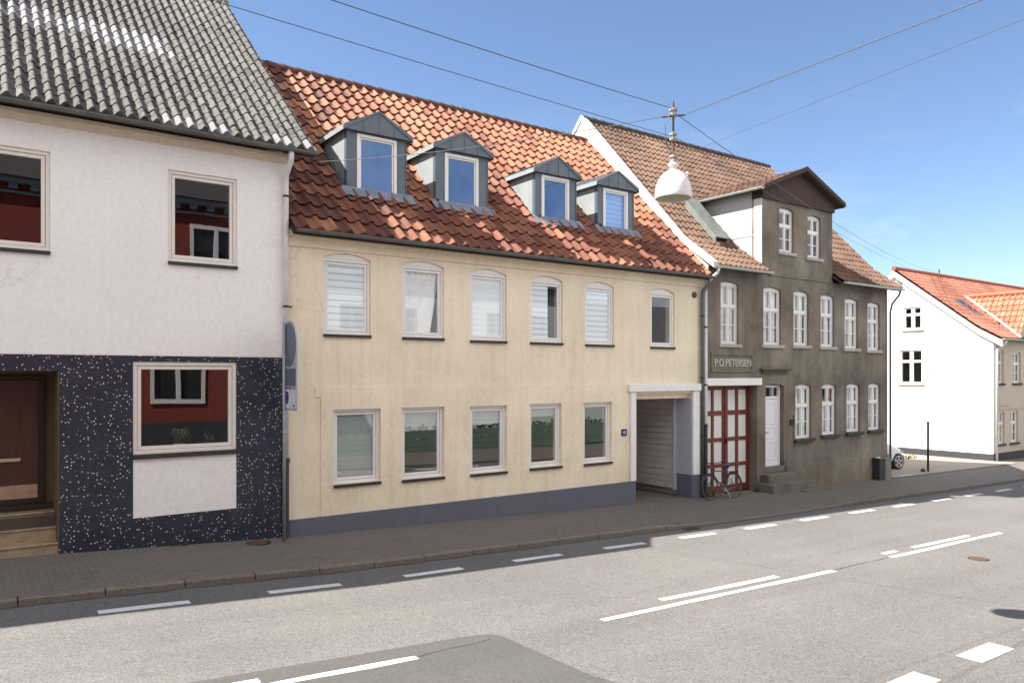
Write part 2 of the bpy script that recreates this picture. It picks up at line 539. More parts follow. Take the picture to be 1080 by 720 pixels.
def make_terrazzo(name, base, chipc, scale, thr, dens):
    m, nt, b = newmat(name)
    v = coord(nt)
    vo = nt.nodes.new('ShaderNodeTexVoronoi'); vo.inputs['Scale'].default_value = scale
    vo.inputs['Randomness'].default_value = 1.0
    nt.links.new(v, vo.inputs['Vector'])
    near = ramp(nt, vo.outputs['Distance'], [(thr, 1.0), (thr + 0.03, 0.0)])
    sp = nt.nodes.new('ShaderNodeSeparateColor'); nt.links.new(vo.outputs['Color'], sp.inputs['Color'])
    pick = ramp(nt, sp.outputs['Red'], [(dens, 1.0), (dens + 0.01, 0.0)])
    chip = mixc(nt, sp.outputs['Green'], chipc[0], chipc[1])
    bg = mixc(nt, ramp(nt, noise(nt, v, 3, 6, 0.7), [(0.35, 0.0), (0.7, 1.0)]), base, sc(base, 1.9))
    setc(nt, b, mixc(nt, mathn(nt, 'MULTIPLY', near, pick), bg, chip))
    b.inputs['Roughness'].default_value = 0.3
    bumpn(nt, b, noise(nt, v, 50, 4), 0.1, 0.005)
    return m


M['terrazzo'] = make_terrazzo('dark terrazzo', (0.016, 0.020, 0.034), ((0.85, 0.76, 0.55), (0.36, 0.42, 0.46)), 21, 0.2, 0.66)
M['step_terrazzo'] = make_terrazzo('pale terrazzo step', (0.24, 0.185, 0.12), ((0.5, 0.42, 0.3), (0.12, 0.09, 0.06)), 38, 0.35, 0.8)


def make_wood(name, a, b_, scale=(14, 14, 0.6), rough=0.5, boards=None):
    m, nt, b = newmat(name)
    n = noise(nt, coord(nt, scale), 1.5, 6, 0.6, 0.6)
    c = mixc(nt, ramp(nt, n, [(0.3, 0.0), (0.7, 1.0)]), a, b_)
    if boards:
        w = nt.nodes.new('ShaderNodeTexWave'); w.wave_profile = 'SAW'; w.bands_direction = boards[0]
        w.inputs['Scale'].default_value = boards[1]; w.inputs['Distortion'].default_value = 0
        nt.links.new(coord(nt), w.inputs['Vector'])
        g = ramp(nt, w.outputs['Fac'], [(0.0, 0.0), (0.05, 1.0), (0.95, 1.0), (1.0, 0.0)])
        bumpn(nt, b, g, 0.9, 0.015)
    setc(nt, b, c)
    b.inputs['Roughness'].default_value = rough
    return m


M['door_wood'] = make_wood('dark red brown door wood', (0.05, 0.018, 0.01), (0.09, 0.034, 0.018), rough=0.4)
M['frame_wood'] = make_wood('dark door frame wood', (0.016, 0.009, 0.007), (0.03, 0.016, 0.01))
M['brown_boards'] = make_wood('brown vertical boards', (0.038, 0.02, 0.015), (0.06, 0.03, 0.022), rough=0.8, boards=('X', 2.2))


def make_ground(name, a, b_, speck=(0.75, 1.25), scale=55, big=0.35, rough=0.9, bump=0.35, stain=None):
    m, nt, b = newmat(name)
    v = coord(nt)
    c = mixc(nt, ramp(nt, noise(nt, v, big, 6, 0.6), [(0.3, 0.0), (0.7, 1.0)]), a, b_)
    tr = ramp(nt, noise(nt, coord(nt, (0.05, 1.2, 1)), 1.0, 4, 0.6), [(0.35, 0.9), (0.65, 1.06)])
    c = mixc(nt, 1.0, c, tr, 'MULTIPLY')
    n1 = noise(nt, v, scale, 3, 0.7)
    c = mixc(nt, 1.0, c, ramp(nt, n1, [(0.36, speck[0]), (0.64, speck[1])]), 'MULTIPLY')
    c = mixc(nt, 1.0, c, ramp(nt, noise(nt, v, scale * 0.28, 4, 0.7), [(0.3, 0.88), (0.7, 1.1)]), 'MULTIPLY')
    if stain:
        s = ramp(nt, noise(nt, v, 1.1, 7, 0.75), [(stain[1], 0.0), (stain[1] + 0.14, 1.0)])
        c = mixc(nt, mathn(nt, 'MULTIPLY', s, stain[2]), c, stain[0])
    setc(nt, b, c)
    b.inputs['Roughness'].default_value = rough
    bumpn(nt, b, n1, bump, 0.01)
    return m


M['road'] = make_ground('worn asphalt', (0.126, 0.121, 0.113), (0.155, 0.148, 0.136), (0.60, 1.36), 44, stain=((0.105, 0.098, 0.088), 0.58, 0.5))
M['patch'] = make_ground('newer asphalt', (0.080, 0.076, 0.070), (0.091, 0.087, 0.080), (0.76, 1.22), 52)
M['ground'] = make_ground('earth and gravel', (0.2, 0.18, 0.15), (0.25, 0.23, 0.19))
M['yard'] = make_ground('pale side street asphalt', (0.33, 0.275, 0.215), (0.38, 0.32, 0.25), (0.85, 1.1), 40)
M['mark'] = make_ground('worn road paint', (0.78, 0.78, 0.76), (0.66, 0.66, 0.64), (0.85, 1.06), 60, stain=((0.16, 0.15, 0.14), 0.56, 0.75))
M['kerb'] = make_ground('kerb stone', (0.16, 0.135, 0.108), (0.20, 0.17, 0.138), (0.8, 1.15), 30, big=1.5)
M['stone_step'] = make_ground('old stone steps', (0.13, 0.12, 0.10), (0.18, 0.165, 0.14), (0.8, 1.15), 30, big=1.5, stain=((0.07, 0.07, 0.05), 0.5, 0.7))


def make_paving():
    m, nt, b = newmat('small concrete pavers')
    v = coord(nt)
    br = nt.nodes.new('ShaderNodeTexBrick')
    br.inputs['Scale'].default_value = 1.0
    br.inputs['Brick Width'].default_value = 0.21; br.inputs['Row Height'].default_value = 0.105
    br.inputs['Mortar Size'].default_value = 0.009
    br.inputs['Color1'].default_value = (0.15, 0.127, 0.108, 1); br.inputs['Color2'].default_value = (0.185, 0.158, 0.134, 1)
    br.inputs['Mortar'].default_value = (0.088, 0.077, 0.067, 1)
    nt.links.new(v, br.inputs['Vector'])
    c = mixc(nt, ramp(nt, noise(nt, v, 0.7, 7, 0.7), [(0.35, 0.0), (0.7, 0.75)]), br.outputs['Color'], (0.155, 0.138, 0.118))
    c = mixc(nt, ramp(nt, noise(nt, v, 2.6, 7, 0.75), [(0.55, 0.0), (0.7, 0.5)]), c, (0.07, 0.058, 0.048))
    c = mixc(nt, 1.0, c, ramp(nt, noise(nt, v, 60, 3, 0.7), [(0.3, 0.75), (0.7, 1.2)]), 'MULTIPLY')
    setc(nt, b, c)
    b.inputs['Roughness'].default_value = 0.9
    bumpn(nt, b, mathn(nt, 'ADD', br.outputs['Fac'], noise(nt, v, 40, 3)), 0.25, -0.006)
    return m


M['paving'] = make_paving()


def make_blind(name, bright, dim, pitch, duty):
    m, nt, b = newmat(name)
    v = coord(nt)
    sx = nt.nodes.new('ShaderNodeSeparateXYZ'); nt.links.new(v, sx.inputs['Vector'])
    fr = mathn(nt, 'FRACT', mathn(nt, 'DIVIDE', sx.outputs['Z'], pitch))
    k = ramp(nt, fr, [(0.0, 1.0), (duty, 1.0), (duty + 0.06, 0.0), (0.95, 0.0), (1.0, 1.0)])
    setc(nt, b, mixc(nt, k, dim, bright))
    b.inputs['Roughness'].default_value = 0.9
    return m


M['blind'] = make_blind('striped day and night blind', (0.84, 0.91, 0.95), (0.54, 0.62, 0.67), 0.13, 0.72)
M['blind_pale'] = make_blind('pale pleated blind', (0.86, 0.92, 0.94), (0.74, 0.80, 0.83), 0.12, 0.8)


def make_mesh_glass():
    """frosted panes with a diamond lattice"""
    m, nt, b = newmat('diamond pattern frosted panes')
    v = coord(nt)
    sx = nt.nodes.new('ShaderNodeSeparateXYZ'); nt.links.new(v, sx.inputs['Vector'])
    p = mathn(nt, 'ABSOLUTE', mathn(nt, 'SUBTRACT', mathn(nt, 'FRACT', mathn(nt, 'MULTIPLY', mathn(nt, 'ADD', sx.outputs['X'], sx.outputs['Z']), 13)), 0.5))
    q = mathn(nt, 'ABSOLUTE', mathn(nt, 'SUBTRACT', mathn(nt, 'FRACT', mathn(nt, 'MULTIPLY', mathn(nt, 'SUBTRACT', sx.outputs['X'], sx.outputs['Z']), 13)), 0.5))
    k = ramp(nt, mathn(nt, 'MINIMUM', p, q), [(0.05, 1.0), (0.10, 0.0)])
    c = mixc(nt, ramp(nt, noise(nt, v, 2.2, 4), [(0.35, 0.0), (0.65, 1.0)]), (0.88, 0.88, 0.83), (0.72, 0.77, 0.77))
    setc(nt, b, mixc(nt, k, c, (0.36, 0.35, 0.30)))
    b.inputs['Roughness'].default_value = 0.25
    return m


M['mesh_glass'] = make_mesh_glass()
M['net'] = make_blind('grey green pleated blind', (0.36, 0.39, 0.385), (0.29, 0.32, 0.315), 0.1, 0.8)

# ------------------------------------------------------------------ terrain
GX = [-300, -40, 1.19, 4.94, 13.85, 26.4, 36.7, 80, 400]
GZ = [6.0, 1.8, 0.17, -0.03, -0.31, -0.62, -0.80, -1.4, -5.0]


def gz(x):
    for i in range(len(GX) - 1):
        if x <= GX[i + 1]:
            t = (x - GX[i]) / (GX[i + 1] - GX[i])
            return GZ[i] + t * (GZ[i + 1] - GZ[i])
    return GZ[-1]


def sheet(name, xs, y0, y1, off, mat, parent=None, thick=0.0, kind='structure'):
    mb = MB()
    f0 = off if callable(off) else (lambda x: off)
    V = []
    for x in xs:
        V += [(x, y0, gz(x) + f0(x)), (x, y1, gz(x) + f0(x))]
    F = [(2 * i, 2 * i + 2, 2 * i + 3, 2 * i + 1) for i in range(len(xs) - 1)]
    mb.add(V, F)
    o = mb.build(name, mat, parent, recalc=False)
    if kind and not parent: tag(o, kind=kind)
    return o


XS = [-300, -150, -80, -40, -20, -10, -5, 0, 1.19, 3, 4.94, 8, 11, 13.85, 18, 22, 26.4, 30, 33, 36.7, 45, 55, 65, 80, 120, 200, 400]
ground = sheet('ground', XS, -400, 500, -0.35, M['ground'])
road = sheet('road', XS, 3.3, 11.56, -0.12, M['road'])


def kerb_drop(x):
    # dropped kerb in front of the gateways
    if x < 12.9 or x > 19.5: return 0.0
    if x < 13.6: return (x - 12.9) / 0.7
    if x > 18.8: return (19.5 - x) / 0.7
    return 1.0


XK = [-60, -40, -20, -10, -5, 0, 1.19, 3, 4.94, 8, 11, 12.9, 13.6, 13.85, 16, 18.8, 19.5, 22, 26.4, 30, 33, 36.7, 45, 60, 80, 120]
mb = MB()
V = []
for x in XK:
    V += [(x, 11.60, gz(x) - 0.035 - 0.055 * kerb_drop(x)), (x, 12.4, gz(x) - 0.03), (x, 14.3, gz(x) - 0.005), (x, 30.0, gz(x) - 0.005)]
mb.add(V, [(4 * i + k, 4 * i + k + 4, 4 * i + k + 5, 4 * i + k + 1) for i in range(len(XK) - 1) for k in range(3)])
pave = tag(mb.build('pavement', M['paving'], recalc=False), kind='structure')
sheet('side_street', [26.5, 30, 33, 36.7], 13.75, 120, 0.006, M['yard'])
# kerb stones with joints
mb = MB()
x = -12.0
while x < 60:
    ln = 0.98 + rng.uniform(-0.05, 0.05)
    a, b = x + 0.008, x + ln - 0.008
    dy = rng.uniform(-0.008, 0.008)
    za, zb = gz(a) - 0.03 - 0.06 * kerb_drop(a), gz(b) - 0.03 - 0.06 * kerb_drop(b)
    jz = rng.uniform(-0.006, 0.006)
    y0, y1 = 11.46 + dy, 11.60
    p = [(a, y0 + 0.012, za - 0.3), (b, y0 + 0.012, zb - 0.3), (b, y1, zb - 0.3), (a, y1, za - 0.3),
         (a, y0, za - 0.02 + jz), (b, y0, zb - 0.02 + jz), (a, y0 + 0.02, za + jz), (b, y0 + 0.02, zb + jz), (b, y1, zb + jz), (a, y1, za + jz)]
    mb.add(p, [(0, 1, 5, 4), (4, 5, 7, 6), (6, 7, 8, 9), (0, 4, 6, 9, 3), (1, 2, 8, 7, 5), (2, 3, 9, 8)])
    x += ln
tag(mb.build('kerb', M['kerb']), kind='structure')
# the near pavement beyond the road
mb = MB()
V = []
for x in XK:
    V += [(x, -1.4, gz(x) - 0.0), (x, 3.3, gz(x) - 0.03), (x, 3.3, gz(x) - 0.2)]
mb.add(V, [(3 * i + k, 3 * i + k + 3, 3 * i + k + 4, 3 * i + k + 1) for i in range(len(XK) - 1) for k in range(2)])
tag(mb.build('near_pavement', M['paving'], recalc=False), kind='structure')


def marking(x0, x1, y0, y1, name='lane_marking', mat=None, off=-0.116):
    n = max(1, int((x1 - x0) / 0.5))
    mb = MB()
    V = []
    for i in range(n + 1):
        x = x0 + (x1 - x0) * i / n
        ja, jb = rng.uniform(-0.012, 0.012), rng.uniform(-0.012, 0.012)
        V += [(x, y0 + ja, gz(x) + off), (x, y1 + jb, gz(x) + off)]
    mb.add(V, [(2 * i, 2 * i + 2, 2 * i + 3, 2 * i + 1) for i in range(n)])
    return mb.build(name, mat or M['mark'], road, recalc=False)


for k in range(-3, 22):
    s = 1.34 + 2.13 * k
    marking(s, s + 1.08, 10.60, 10.76)
for a, b, y in [(6.75, 12.15, 7.36), (8.15, 10.9, 7.63), (14.15, 18.9, 7.42), (15.45, 17.85, 7.66), (14.3, 14.8, 7.66), (1.3, 4.02, 7.36), (-2.5, 2.35, 7.52), (21.5, 26.5, 7.42), (-9, -4.5, 7.40)]:
    marking(a, b, y - 0.055, y + 0.055)
for k in range(-2, 12):
    s = 7.57 + 1.85 * k
    marking(s, s + 0.88, 3.90, 4.17)
# newer asphalt patch with rounded corner
pp = [(-1.0, 7.85), (4.95, 7.72), (5.18, 7.66), (5.27, 7.55), (5.30, 6.9), (5.36, 5.9), (5.38, 4.6), (-1.0, 4.6)]
n0 = len(pp)
tr = tessellate_polygon([[Vector((p[0], p[1], 0)) for p in pp]])
mb = MB(); mb.add([(p[0], p[1], gz(p[0]) - 0.1185) for p in pp], [tuple(t) for t in tr])
# slope changes inside the patch: subdivide on the terrain breaks
me_patch = mb
xs_p = [-1.0, 0, 1.19, 3.0, 4.94]
V, F = [], []
for xx in xs_p: V += [(xx, 4.6, gz(xx) - 0.1185), (xx, 7.85 - 0.02 * (xx + 1), gz(xx) - 0.1185)]
F = [(2 * i, 2 * i + 2, 2 * i + 3, 2 * i + 1) for i in range(len(xs_p) - 1)]
b0 = len(V)
tail = [(5.18, 7.66), (5.27, 7.55), (5.30, 6.9), (5.36, 5.9), (5.38, 4.6)]
V += [(p[0], p[1], gz(p[0]) - 0.1185) for p in tail]
F.append((b0 - 2, b0 + 4, b0 + 3, b0 + 2, b0 + 1, b0, b0 - 1))
mb = MB(); mb.add(V, F); mb.build('asphalt_patch', M['patch'], road, recalc=False)

def seam(pts, w, mat, name):
    V, F = [], []
    dense = []
    for (p, q) in zip(pts, pts[1:]):
        n = max(2, int(math.hypot(q[0] - p[0], q[1] - p[1]) / 0.15))
        for i in range(n): dense.append((p[0] + (q[0] - p[0]) * i / n + rng.uniform(-0.012, 0.012), p[1] + (q[1] - p[1]) * i / n + rng.uniform(-0.018, 0.018)))
    dense.append(pts[-1])
    for i, p in enumerate(dense):
        a, b = dense[max(0, i - 1)], dense[min(len(dense) - 1, i + 1)]
        l = math.hypot(b[0] - a[0], b[1] - a[1]) or 1
        nx, ny = -(b[1] - a[1]) / l, (b[0] - a[0]) / l
        ww = w * rng.uniform(0.5, 1.2)
        V += [(p[0] - nx * ww, p[1] - ny * ww, gz(p[0]) - 0.1145), (p[0] + nx * ww, p[1] + ny * ww, gz(p[0]) - 0.1145)]
    F = [(2 * i, 2 * i + 2, 2 * i + 3, 2 * i + 1) for i in range(len(dense) - 1)]
    mb = MB(); mb.add(V, F); return mb.build(name, mat, road, recalc=False)


M['tar'] = plain('worn tar seam', (0.075, 0.071, 0.066), 0.8, var=0.3, scale=12)
seam([(4.05, 7.38), (5.1, 7.5)], 0.006, M['tar'], 'road_crack')
seam([(12.2, 7.40), (14.1, 7.45)], 0.008, M['tar'], 'road_crack')
seam([(5.35, 5.9), (5.6, 5.2), (5.5, 4.4)], 0.006, M['tar'], 'road_crack')
seam([(-3, 11.38), (3, 11.40), (12.4, 11.39), (24, 11.41), (45, 11.4)], 0.03, plain('gutter dirt', (0.085, 0.077, 0.066), 0.9, var=0.4, scale=8), 'gutter_dirt')

# parking mark on the side street
mb = MB(); mb.box(26.75, 28.0, 13.86, 13.93, gz(27) - 0.03, gz(27) + 0.004)
tag(mb.build('parking_line', M['mark']), kind='structure')


def cover(x, y, r, off, label, mat, square=False):
    o = thing('drain_cover', (x, y, gz(x) + off), label, 'drain cover')
    z = gz(x) + off
    mb = MB(); mb.lathe([(r, -0.02), (r, 0.006), (r - 0.03, 0.006)], (x, y, z), 28, caps=False)
    mb.build('rim', M['iron'], o)
    mb = MB(); mb.lathe([(r - 0.032, -0.01), (r - 0.032, 0.008)], (x, y, z), 28)
    for k in range(-3, 4):
        w = math.sqrt(max(0.0, (r - 0.06) ** 2 - (k * r / 4.2) ** 2))
        if w > 0.04: mb.box(x - w, x + w, y + k * r / 4.2 - 0.012, y + k * r / 4.2 + 0.012, z + 0.0075, z + 0.0115)
    mb.build('lid', mat, o)


cover(15.5, 6.46, 0.18, -0.118, 'round rusty drain cover set in the sunlit carriageway', M['rust'])
cover(4.25, 13.66, 0.21, -0.008, 'round brown cover in the pavement at the foot of the speckled wall', M['rust'])
mb = MB()
g_ = thing('gully_grate', (13.0, 11.30, gz(13) - 0.118), 'small dark iron gully grate in the gutter beside the dropped kerb', 'gully')
mb.box(12.78, 13.22, 11.18, 11.42, gz(13) - 0.14, gz(13) - 0.112)
mb.build('frame', M['iron'], g_)
mb = MB()
for k in range(7): mb.box(12.82 + k * 0.055, 12.85 + k * 0.055, 11.21, 11.39, gz(13) - 0.13, gz(13) - 0.106)
mb.build('bars', M['rust'], g_)


# ------------------------------------------------------------------ building helpers
def rect(x0, x1, z0, z1): return [(x0, z0), (x1, z0), (x1, z1), (x0, z1)]


def archrect(x0, x1, z0, z1, rise, n=10):
    p = [(x0, z0), (x1, z0)]
    for i in range(n + 1):
        a = i / n
        p.append((x1 + (x0 - x1) * a, z1 + rise * (1 - (2 * a - 1) ** 2)))
    return p


def front(y, t):
    return (lambda s, z: (s, y, z)), (lambda s, z: (s, y + t, z))


def ring(mb, x0, x1, z0, z1, w, y0, y1, wb=None, P=None):
    wb = wb or w
    mb.box(x0, x1, y0, y1, z1 - w, z1)
    mb.box(x0, x1, y0, y1, z0, z0 + wb)
    mb.box(x0, x0 + w, y0, y1, z0 + wb, z1 - w)
    mb.box(x1 - w, x1, y0, y1, z0 + wb, z1 - w)


def pane_quad(mb, x0, x1, z0, z1, y): mb.add([(x0, y, z0), (x1, y, z0), (x1, y, z1), (x0, y, z1)], [(0, 1, 2, 3)])


def win_plain(house, x0, x1, z0, z1, yf, glass='glass', frame='white_wood', rec=0.07, fw=0.055, sash=0.05, sill='slate', sill_h=0.06, sill_out=0.05, sillpad=0.0, head=0.0):
    mb = MB()
    ring(mb, x0, x1, z0, z1, fw, yf + rec, yf + rec + 0.1)
    if head: mb.box(x0, x1, yf + rec + 0.012, yf + rec + 0.1, z1 + 0.002, z1 + head)
    w = mb.build('window', M[frame], house, bevel=0.006)
    s = MB(); ring(s, x0 + fw + 0.006, x1 - fw - 0.006, z0 + fw + 0.006, z1 - fw - 0.006, sash, yf + rec + 0.018, yf + rec + 0.075)
    s.build('sash', M[frame], w, bevel=0.006)
    d = fw + sash
    p = MB(); pane_quad(p, x0 + d, x1 - d, z0 + d, z1 - d, yf + rec + 0.045); p.build('pane', M[glass], w)
    b = MB()
    b.box(x0 - sillpad, x1 + sillpad, yf - sill_out, yf + rec + 0.03, z0 - sill_h, z0 - 0.003)
    b.build('sill', M[sill], w, bevel=0.006)
    return w


def win_cross(house, x0, x1, z0, z1, yf, rise=0.07, split=0.63, rec=0.07, glass='glass_soft', bars=True, sill=None, frame='white_wood', sill_out=0.06):
    """two-light casement: mullion, transom, a thin bar in each lower light, arched head"""
    mb = MB(); fw = 0.05; y0, y1 = yf + rec, yf + rec + 0.09
    zt = z0 + (z1 - z0) * split; xm = (x0 + x1) / 2
    mb.box(x0, x1, y0, y1, z0, z0 + fw)
    mb.box(x0, x0 + fw, y0, y1, z0 + fw, z1 - fw); mb.box(x1 - fw, x1, y0, y1, z0 + fw, z1 - fw)
    if rise:
        mb.prism([(x0, z1 - fw), (x1, z1 - fw)] + archrect(x0, x1, z0, z1, rise)[2:], lambda p: (p[0], y0, p[1]), lambda p: (p[0], y1, p[1]))
    else: mb.box(x0, x1, y0, y1, z1 - fw, z1)
    mb.box(x0 + fw, x1 - fw, y0 - 0.006, y1, zt - 0.035, zt + 0.035)
    mb.box(xm - 0.025, xm + 0.025, y0 - 0.003, y1, z0 + fw, zt - 0.035)
    mb.box(xm - 0.025, xm + 0.025, y0 - 0.003, y1, zt + 0.035, z1 - fw)
    w = mb.build('window', M[frame], house, bevel=0.006)
    c = MB(); sw = 0.03; ys, ye = y0 + 0.015, y0 + 0.06
    for xa, xb in ((x0 + fw, xm - 0.025), (xm + 0.025, x1 - fw)):
        for za, zb in ((z0 + fw, zt - 0.035), (zt + 0.035, z1 - fw)):
            ring(c, xa + 0.003, xb - 0.003, za + 0.003, zb - 0.003, sw, ys, ye)
            if bars and za < zt - 0.05:
                zm = (za + zb) / 2; c.box(xa + sw, xb - sw, ys + 0.005, ye - 0.005, zm - 0.014, zm + 0.014)
    c.build('casement', M[frame], w, bevel=0.005)
    p = MB(); pane_quad(p, x0 + fw, x1 - fw, z0 + fw, z1 - 0.02, y0 + 0.04); p.build('pane', M[glass], w)
    if sill:
        b = MB(); b.box(x0 - 0.1, x1 + 0.1, yf - sill_out, yf + rec + 0.03, z0 - 0.1, z0 - 0.003); b.build('sill', M[sill], w, bevel=0.012)
    return w


def pantiles(mb, x0, x1, prof, tw, tl, hump=0.045, lift=0.035, keep=None, tone=None, ox=Vector((1, 0, 0)), base=Vector((0, 0, 0)), wd=Vector((0, 1, 0)), nk=8, jit=1.0, roll=0):
    """one roof slope of individually laid S-profile tiles. prof: (run, z) polyline from eave to ridge"""
    segs = []
    tot = 0
    for (a, b) in zip(prof, prof[1:]):
        l = math.hypot(b[0] - a[0], b[1] - a[1]); segs.append((tot, tot + l, a, b)); tot += l

    def P(u, s, n):
        for (s0, s1, a, b) in segs:
            if s <= s1 or (s0, s1, a, b) == segs[-1]:
                t = (s - s0) / (s1 - s0)
                y, z = a[0] + (b[0] - a[0]) * t, a[1] + (b[1] - a[1]) * t
                ny, nz = -(b[1] - a[1]) / (s1 - s0), (b[0] - a[0]) / (s1 - s0)
                return base + ox * u + wd * (y + ny * n) + Vector((0, 0, z + nz * n))
    ni = int(round((x1 - x0) / tw)); tw = (x1 - x0) / ni
    nj = int(round(tot / tl)); tl = tot / nj

    def h(a):
        if roll: return hump * math.sin(math.pi * a / roll) if a < roll else -0.15 * hump * math.sin(math.pi * (a - roll) / (1 - roll))
        if a < 0.5: return -0.25 * hump * math.sin(math.pi * a / 0.5)
        return hump * math.sin(math.pi * (a - 0.5) / 0.5)
    for j in range(nj):
        for i in range(ni):
            u0, s0 = x0 + i * tw, j * tl
            c = P(u0 + tw / 2, s0 + tl / 2, 0)
            if keep and not keep(c): continue
            js = rng.uniform(-0.012, 0.012) * jit; jn = rng.uniform(-0.004, 0.006) * jit; jt = rng.uniform(-0.008, 0.008) * jit; ju = rng.uniform(-0.004, 0.004) * jit
            mb.tone = max(0.001, tone(i, j, ni, nj) if tone else rng.random())
            V = []
            for k in range(nk + 1):
                a = k / nk; u = u0 + a * tw + ju
                bow = -0.012 * math.sin(math.pi * a)
                V.append(P(u, max(0, s0 + js + bow), (lift + jn + h(a) - 0.02 + jt * (a - 0.5)) if j else -0.03))
                V.append(P(u, max(0, s0 + js + bow), lift + jn + h(a) + jt * (a - 0.5)))
                V.append(P(u, min(tot, s0 + tl * 1.05), h(a) + jn))
            F = []
            for k in range(nk):
                q, r_ = 3 * k, 3 * k + 3
                F += [(q, r_, r_ + 1, q + 1), (q + 1, r_ + 1, r_ + 2, q + 2)]
            mb.add(V, F)
    mb.tone = 0.0


def gutter(mb, x0, x1, y, z, r=0.065):
    """half-round gutter along x, with joints"""
    n = 8
    xs = [x0]
    while xs[-1] + 1.5 < x1: xs.append(xs[-1] + 1.5)
    xs.append(x1)
    for a, b in zip(xs, xs[1:]):
        V, F = [], []
        for X in (a, b):
            for k in range(n + 1):
                t = math.pi * k / n
                V.append((X, y - r * math.cos(t), z - r * math.sin(t)))
            for k in range(n + 1):
                t = math.pi * (n - k) / n
                V.append((X, y - (r - 0.008) * math.cos(t), z - (r - 0.008) * math.sin(t)))
        m = 2 * (n + 1)
        for k in range(m): F.append((k, (k + 1) % m, m + (k + 1) % m, m + k))
        mb.add(V, F)
        mb.add([(b - 0.015 + dx, y - (r + 0.008) * math.cos(math.pi * k / n), z - (r + 0.008) * math.sin(math.pi * k / n)) for dx in (0, 0.04) for k in range(n + 1)],
               [(k, k + 1, n + 2 + k, n + 1 + k) for k in range(n)])
    for X in (x0, x1):
        mb.add([(X, y - r * math.cos(math.pi * k / n), z - r * math.sin(math.pi * k / n)) for k in range(n + 1)], [tuple(range(n + 1))])


def shell(mb, x0, x1, y0, y1, z0, ze, zr, yr, floors=(), t=0.3):
    """side and back walls of a gabled house plus its floors (front wall built separately)"""
    for xa, xb in ((x0, x0 + t), (x1 - t, x1)):
        mb.prism([(y0, z0), (y1, z0), (y1, ze), (yr, zr), (y0, ze)], lambda p: (xa, p[0], p[1]), lambda p: (xb, p[0], p[1]))
    mb.box(x0 + t, x1 - t, y1 - t, y1, z0, ze)


def rooms(house, x0, x1, y0, y1, levels, parts):
    """floors and cross walls that close the rooms behind the windows"""
    mb = MB()
    for z in levels: mb.box(x0, x1, y0, y1, z - 0.1, z + 0.1)
    mb.build('floor_slab', M['dark_floor'], house)
    mb = MB()
    for a, b in zip(levels, levels[1:]):
        mb.box(x0, x1, y1 - 0.1, y1, a + 0.1, b - 0.1)
        for x in parts: mb.box(x - 0.05, x + 0.05, y0, y1 - 0.1, a + 0.1, b - 0.1)
    mb.build('room_wall', M['interior'], house)


# ------------------------------------------------------------------ house 1: white, grey tiles, speckled ground floor
H1 = thing('white_house', (-1.5, 14, 0), 'white plastered house with grey wavy roof tiles and a dark speckled ground floor', 'house')
XL, XR = -8.0, 4.915
mb = MB()
wins1 = [(-0.08, 1.09, 4.95, 6.52), (2.82, 3.98, 4.95, 6.52)]
low1 = (2.27, 3.96, 1.66, 3.22)
door_hole = (-1.7, 1.206, 0.1, 3.06)
holes = [rect(*w) for w in wins1] + [rect(*low1), rect(*door_hole)]
f, bk = front(14, 0.3)
mb.wall([(XL, -0.6), (XR, -0.6), (XR, 7.1), (XL, 7.1)], holes, f, bk)
shell(mb, XL, XR, 14.3, 25.2, -0.6, 7.3, 12.2, 19.6)
# porch recess
mb.build('wall', M['white_plaster'], H1)
mb = MB()
f2, b2 = front(13.97, 0.03)
lowx = (2.27 - 0.03, 3.96 + 0.03)
mb.wall([(XL, -0.6), (4.83, -0.6), (4.83, 3.319), (XL, 3.319)],
        [rect(low1[0], low1[1], low1[2] - 1.06, low1[3]), rect(*door_hole)], f2, b2, back=False)
mb.build('terrazzo_panel', M['terrazzo'], H1)
mb = MB(); mb.box(2.273, 3.957, 13.978, 14.0, 0.602, 1.59); mb.build('plaster_panel', M['white_plaster'], H1)
mb = MB(); mb.box(XL, XR - 0.02, 13.965, 14.0, 6.93, 7.1); mb.box(XL, XR - 0.02, 13.90, 14.0, 7.02, 7.1); mb.build('cornice', M['beige_plaster'], H1, bevel=0.01)
for (a, b, c, d) in wins1:
    win_plain(H1, a, b, c, d, 14, frame='cream_wood', rec=0.03, fw=0.06, sash=0.055)
win_plain(H1, *low1, 13.97, frame='cream_wood', rec=0.02, fw=0.065, sash=0.06, sill_h=0.075)
rooms(H1, XL + 0.3, XR - 0.3, 14.31, 19.0, (0.6, 3.9, 7.0), (-2.5, 1.6))
# porch: recess box, door, steps
mb = MB()
mb.box(-1.75, 1.256, 15.0, 15.05, 0.55, 3.1)
mb.box(1.196, 1.2055, 13.968, 15.0, 0.1, 3.058); mb.box(-1.75, -1.702, 14.3, 15.0, 0.1, 3.1)
mb.box(-1.75, 1.256, 14.3, 15.05, 3.062, 3.11)
mb.build('porch_lining', plain('brown porch panel', (0.13, 0.085, 0.045), 0.6, var=0.2), H1)
mb = MB()
ring(mb, -0.16, 1.08, 0.86, 2.99, 0.075, 14.93, 15.0)
mb.box(-1.70, -0.17, 14.95, 15.0, 0.86, 2.99)
dr = mb.build('entrance_door', M['frame_wood'], H1, bevel=0.005)
mb = MB(); mb.box(-0.08, 1.0, 14.955, 15.0, 0.94, 2.91); mb.build('door_leaf', M['door_wood'], dr, bevel=0.004)
mb = MB(); mb.box(-0.06, 0.98, 14.945, 14.955, 0.95, 1.175); mb.build('kick_plate', M['steel_plate'], dr)
mb = MB(); mb.box(0.1, 0.74, 14.90, 14.93, 1.57, 1.625); mb.box(0.66, 0.70, 14.93, 14.955, 1.58, 1.615); mb.box(0.15, 0.19, 14.93, 14.955, 1.58, 1.615)
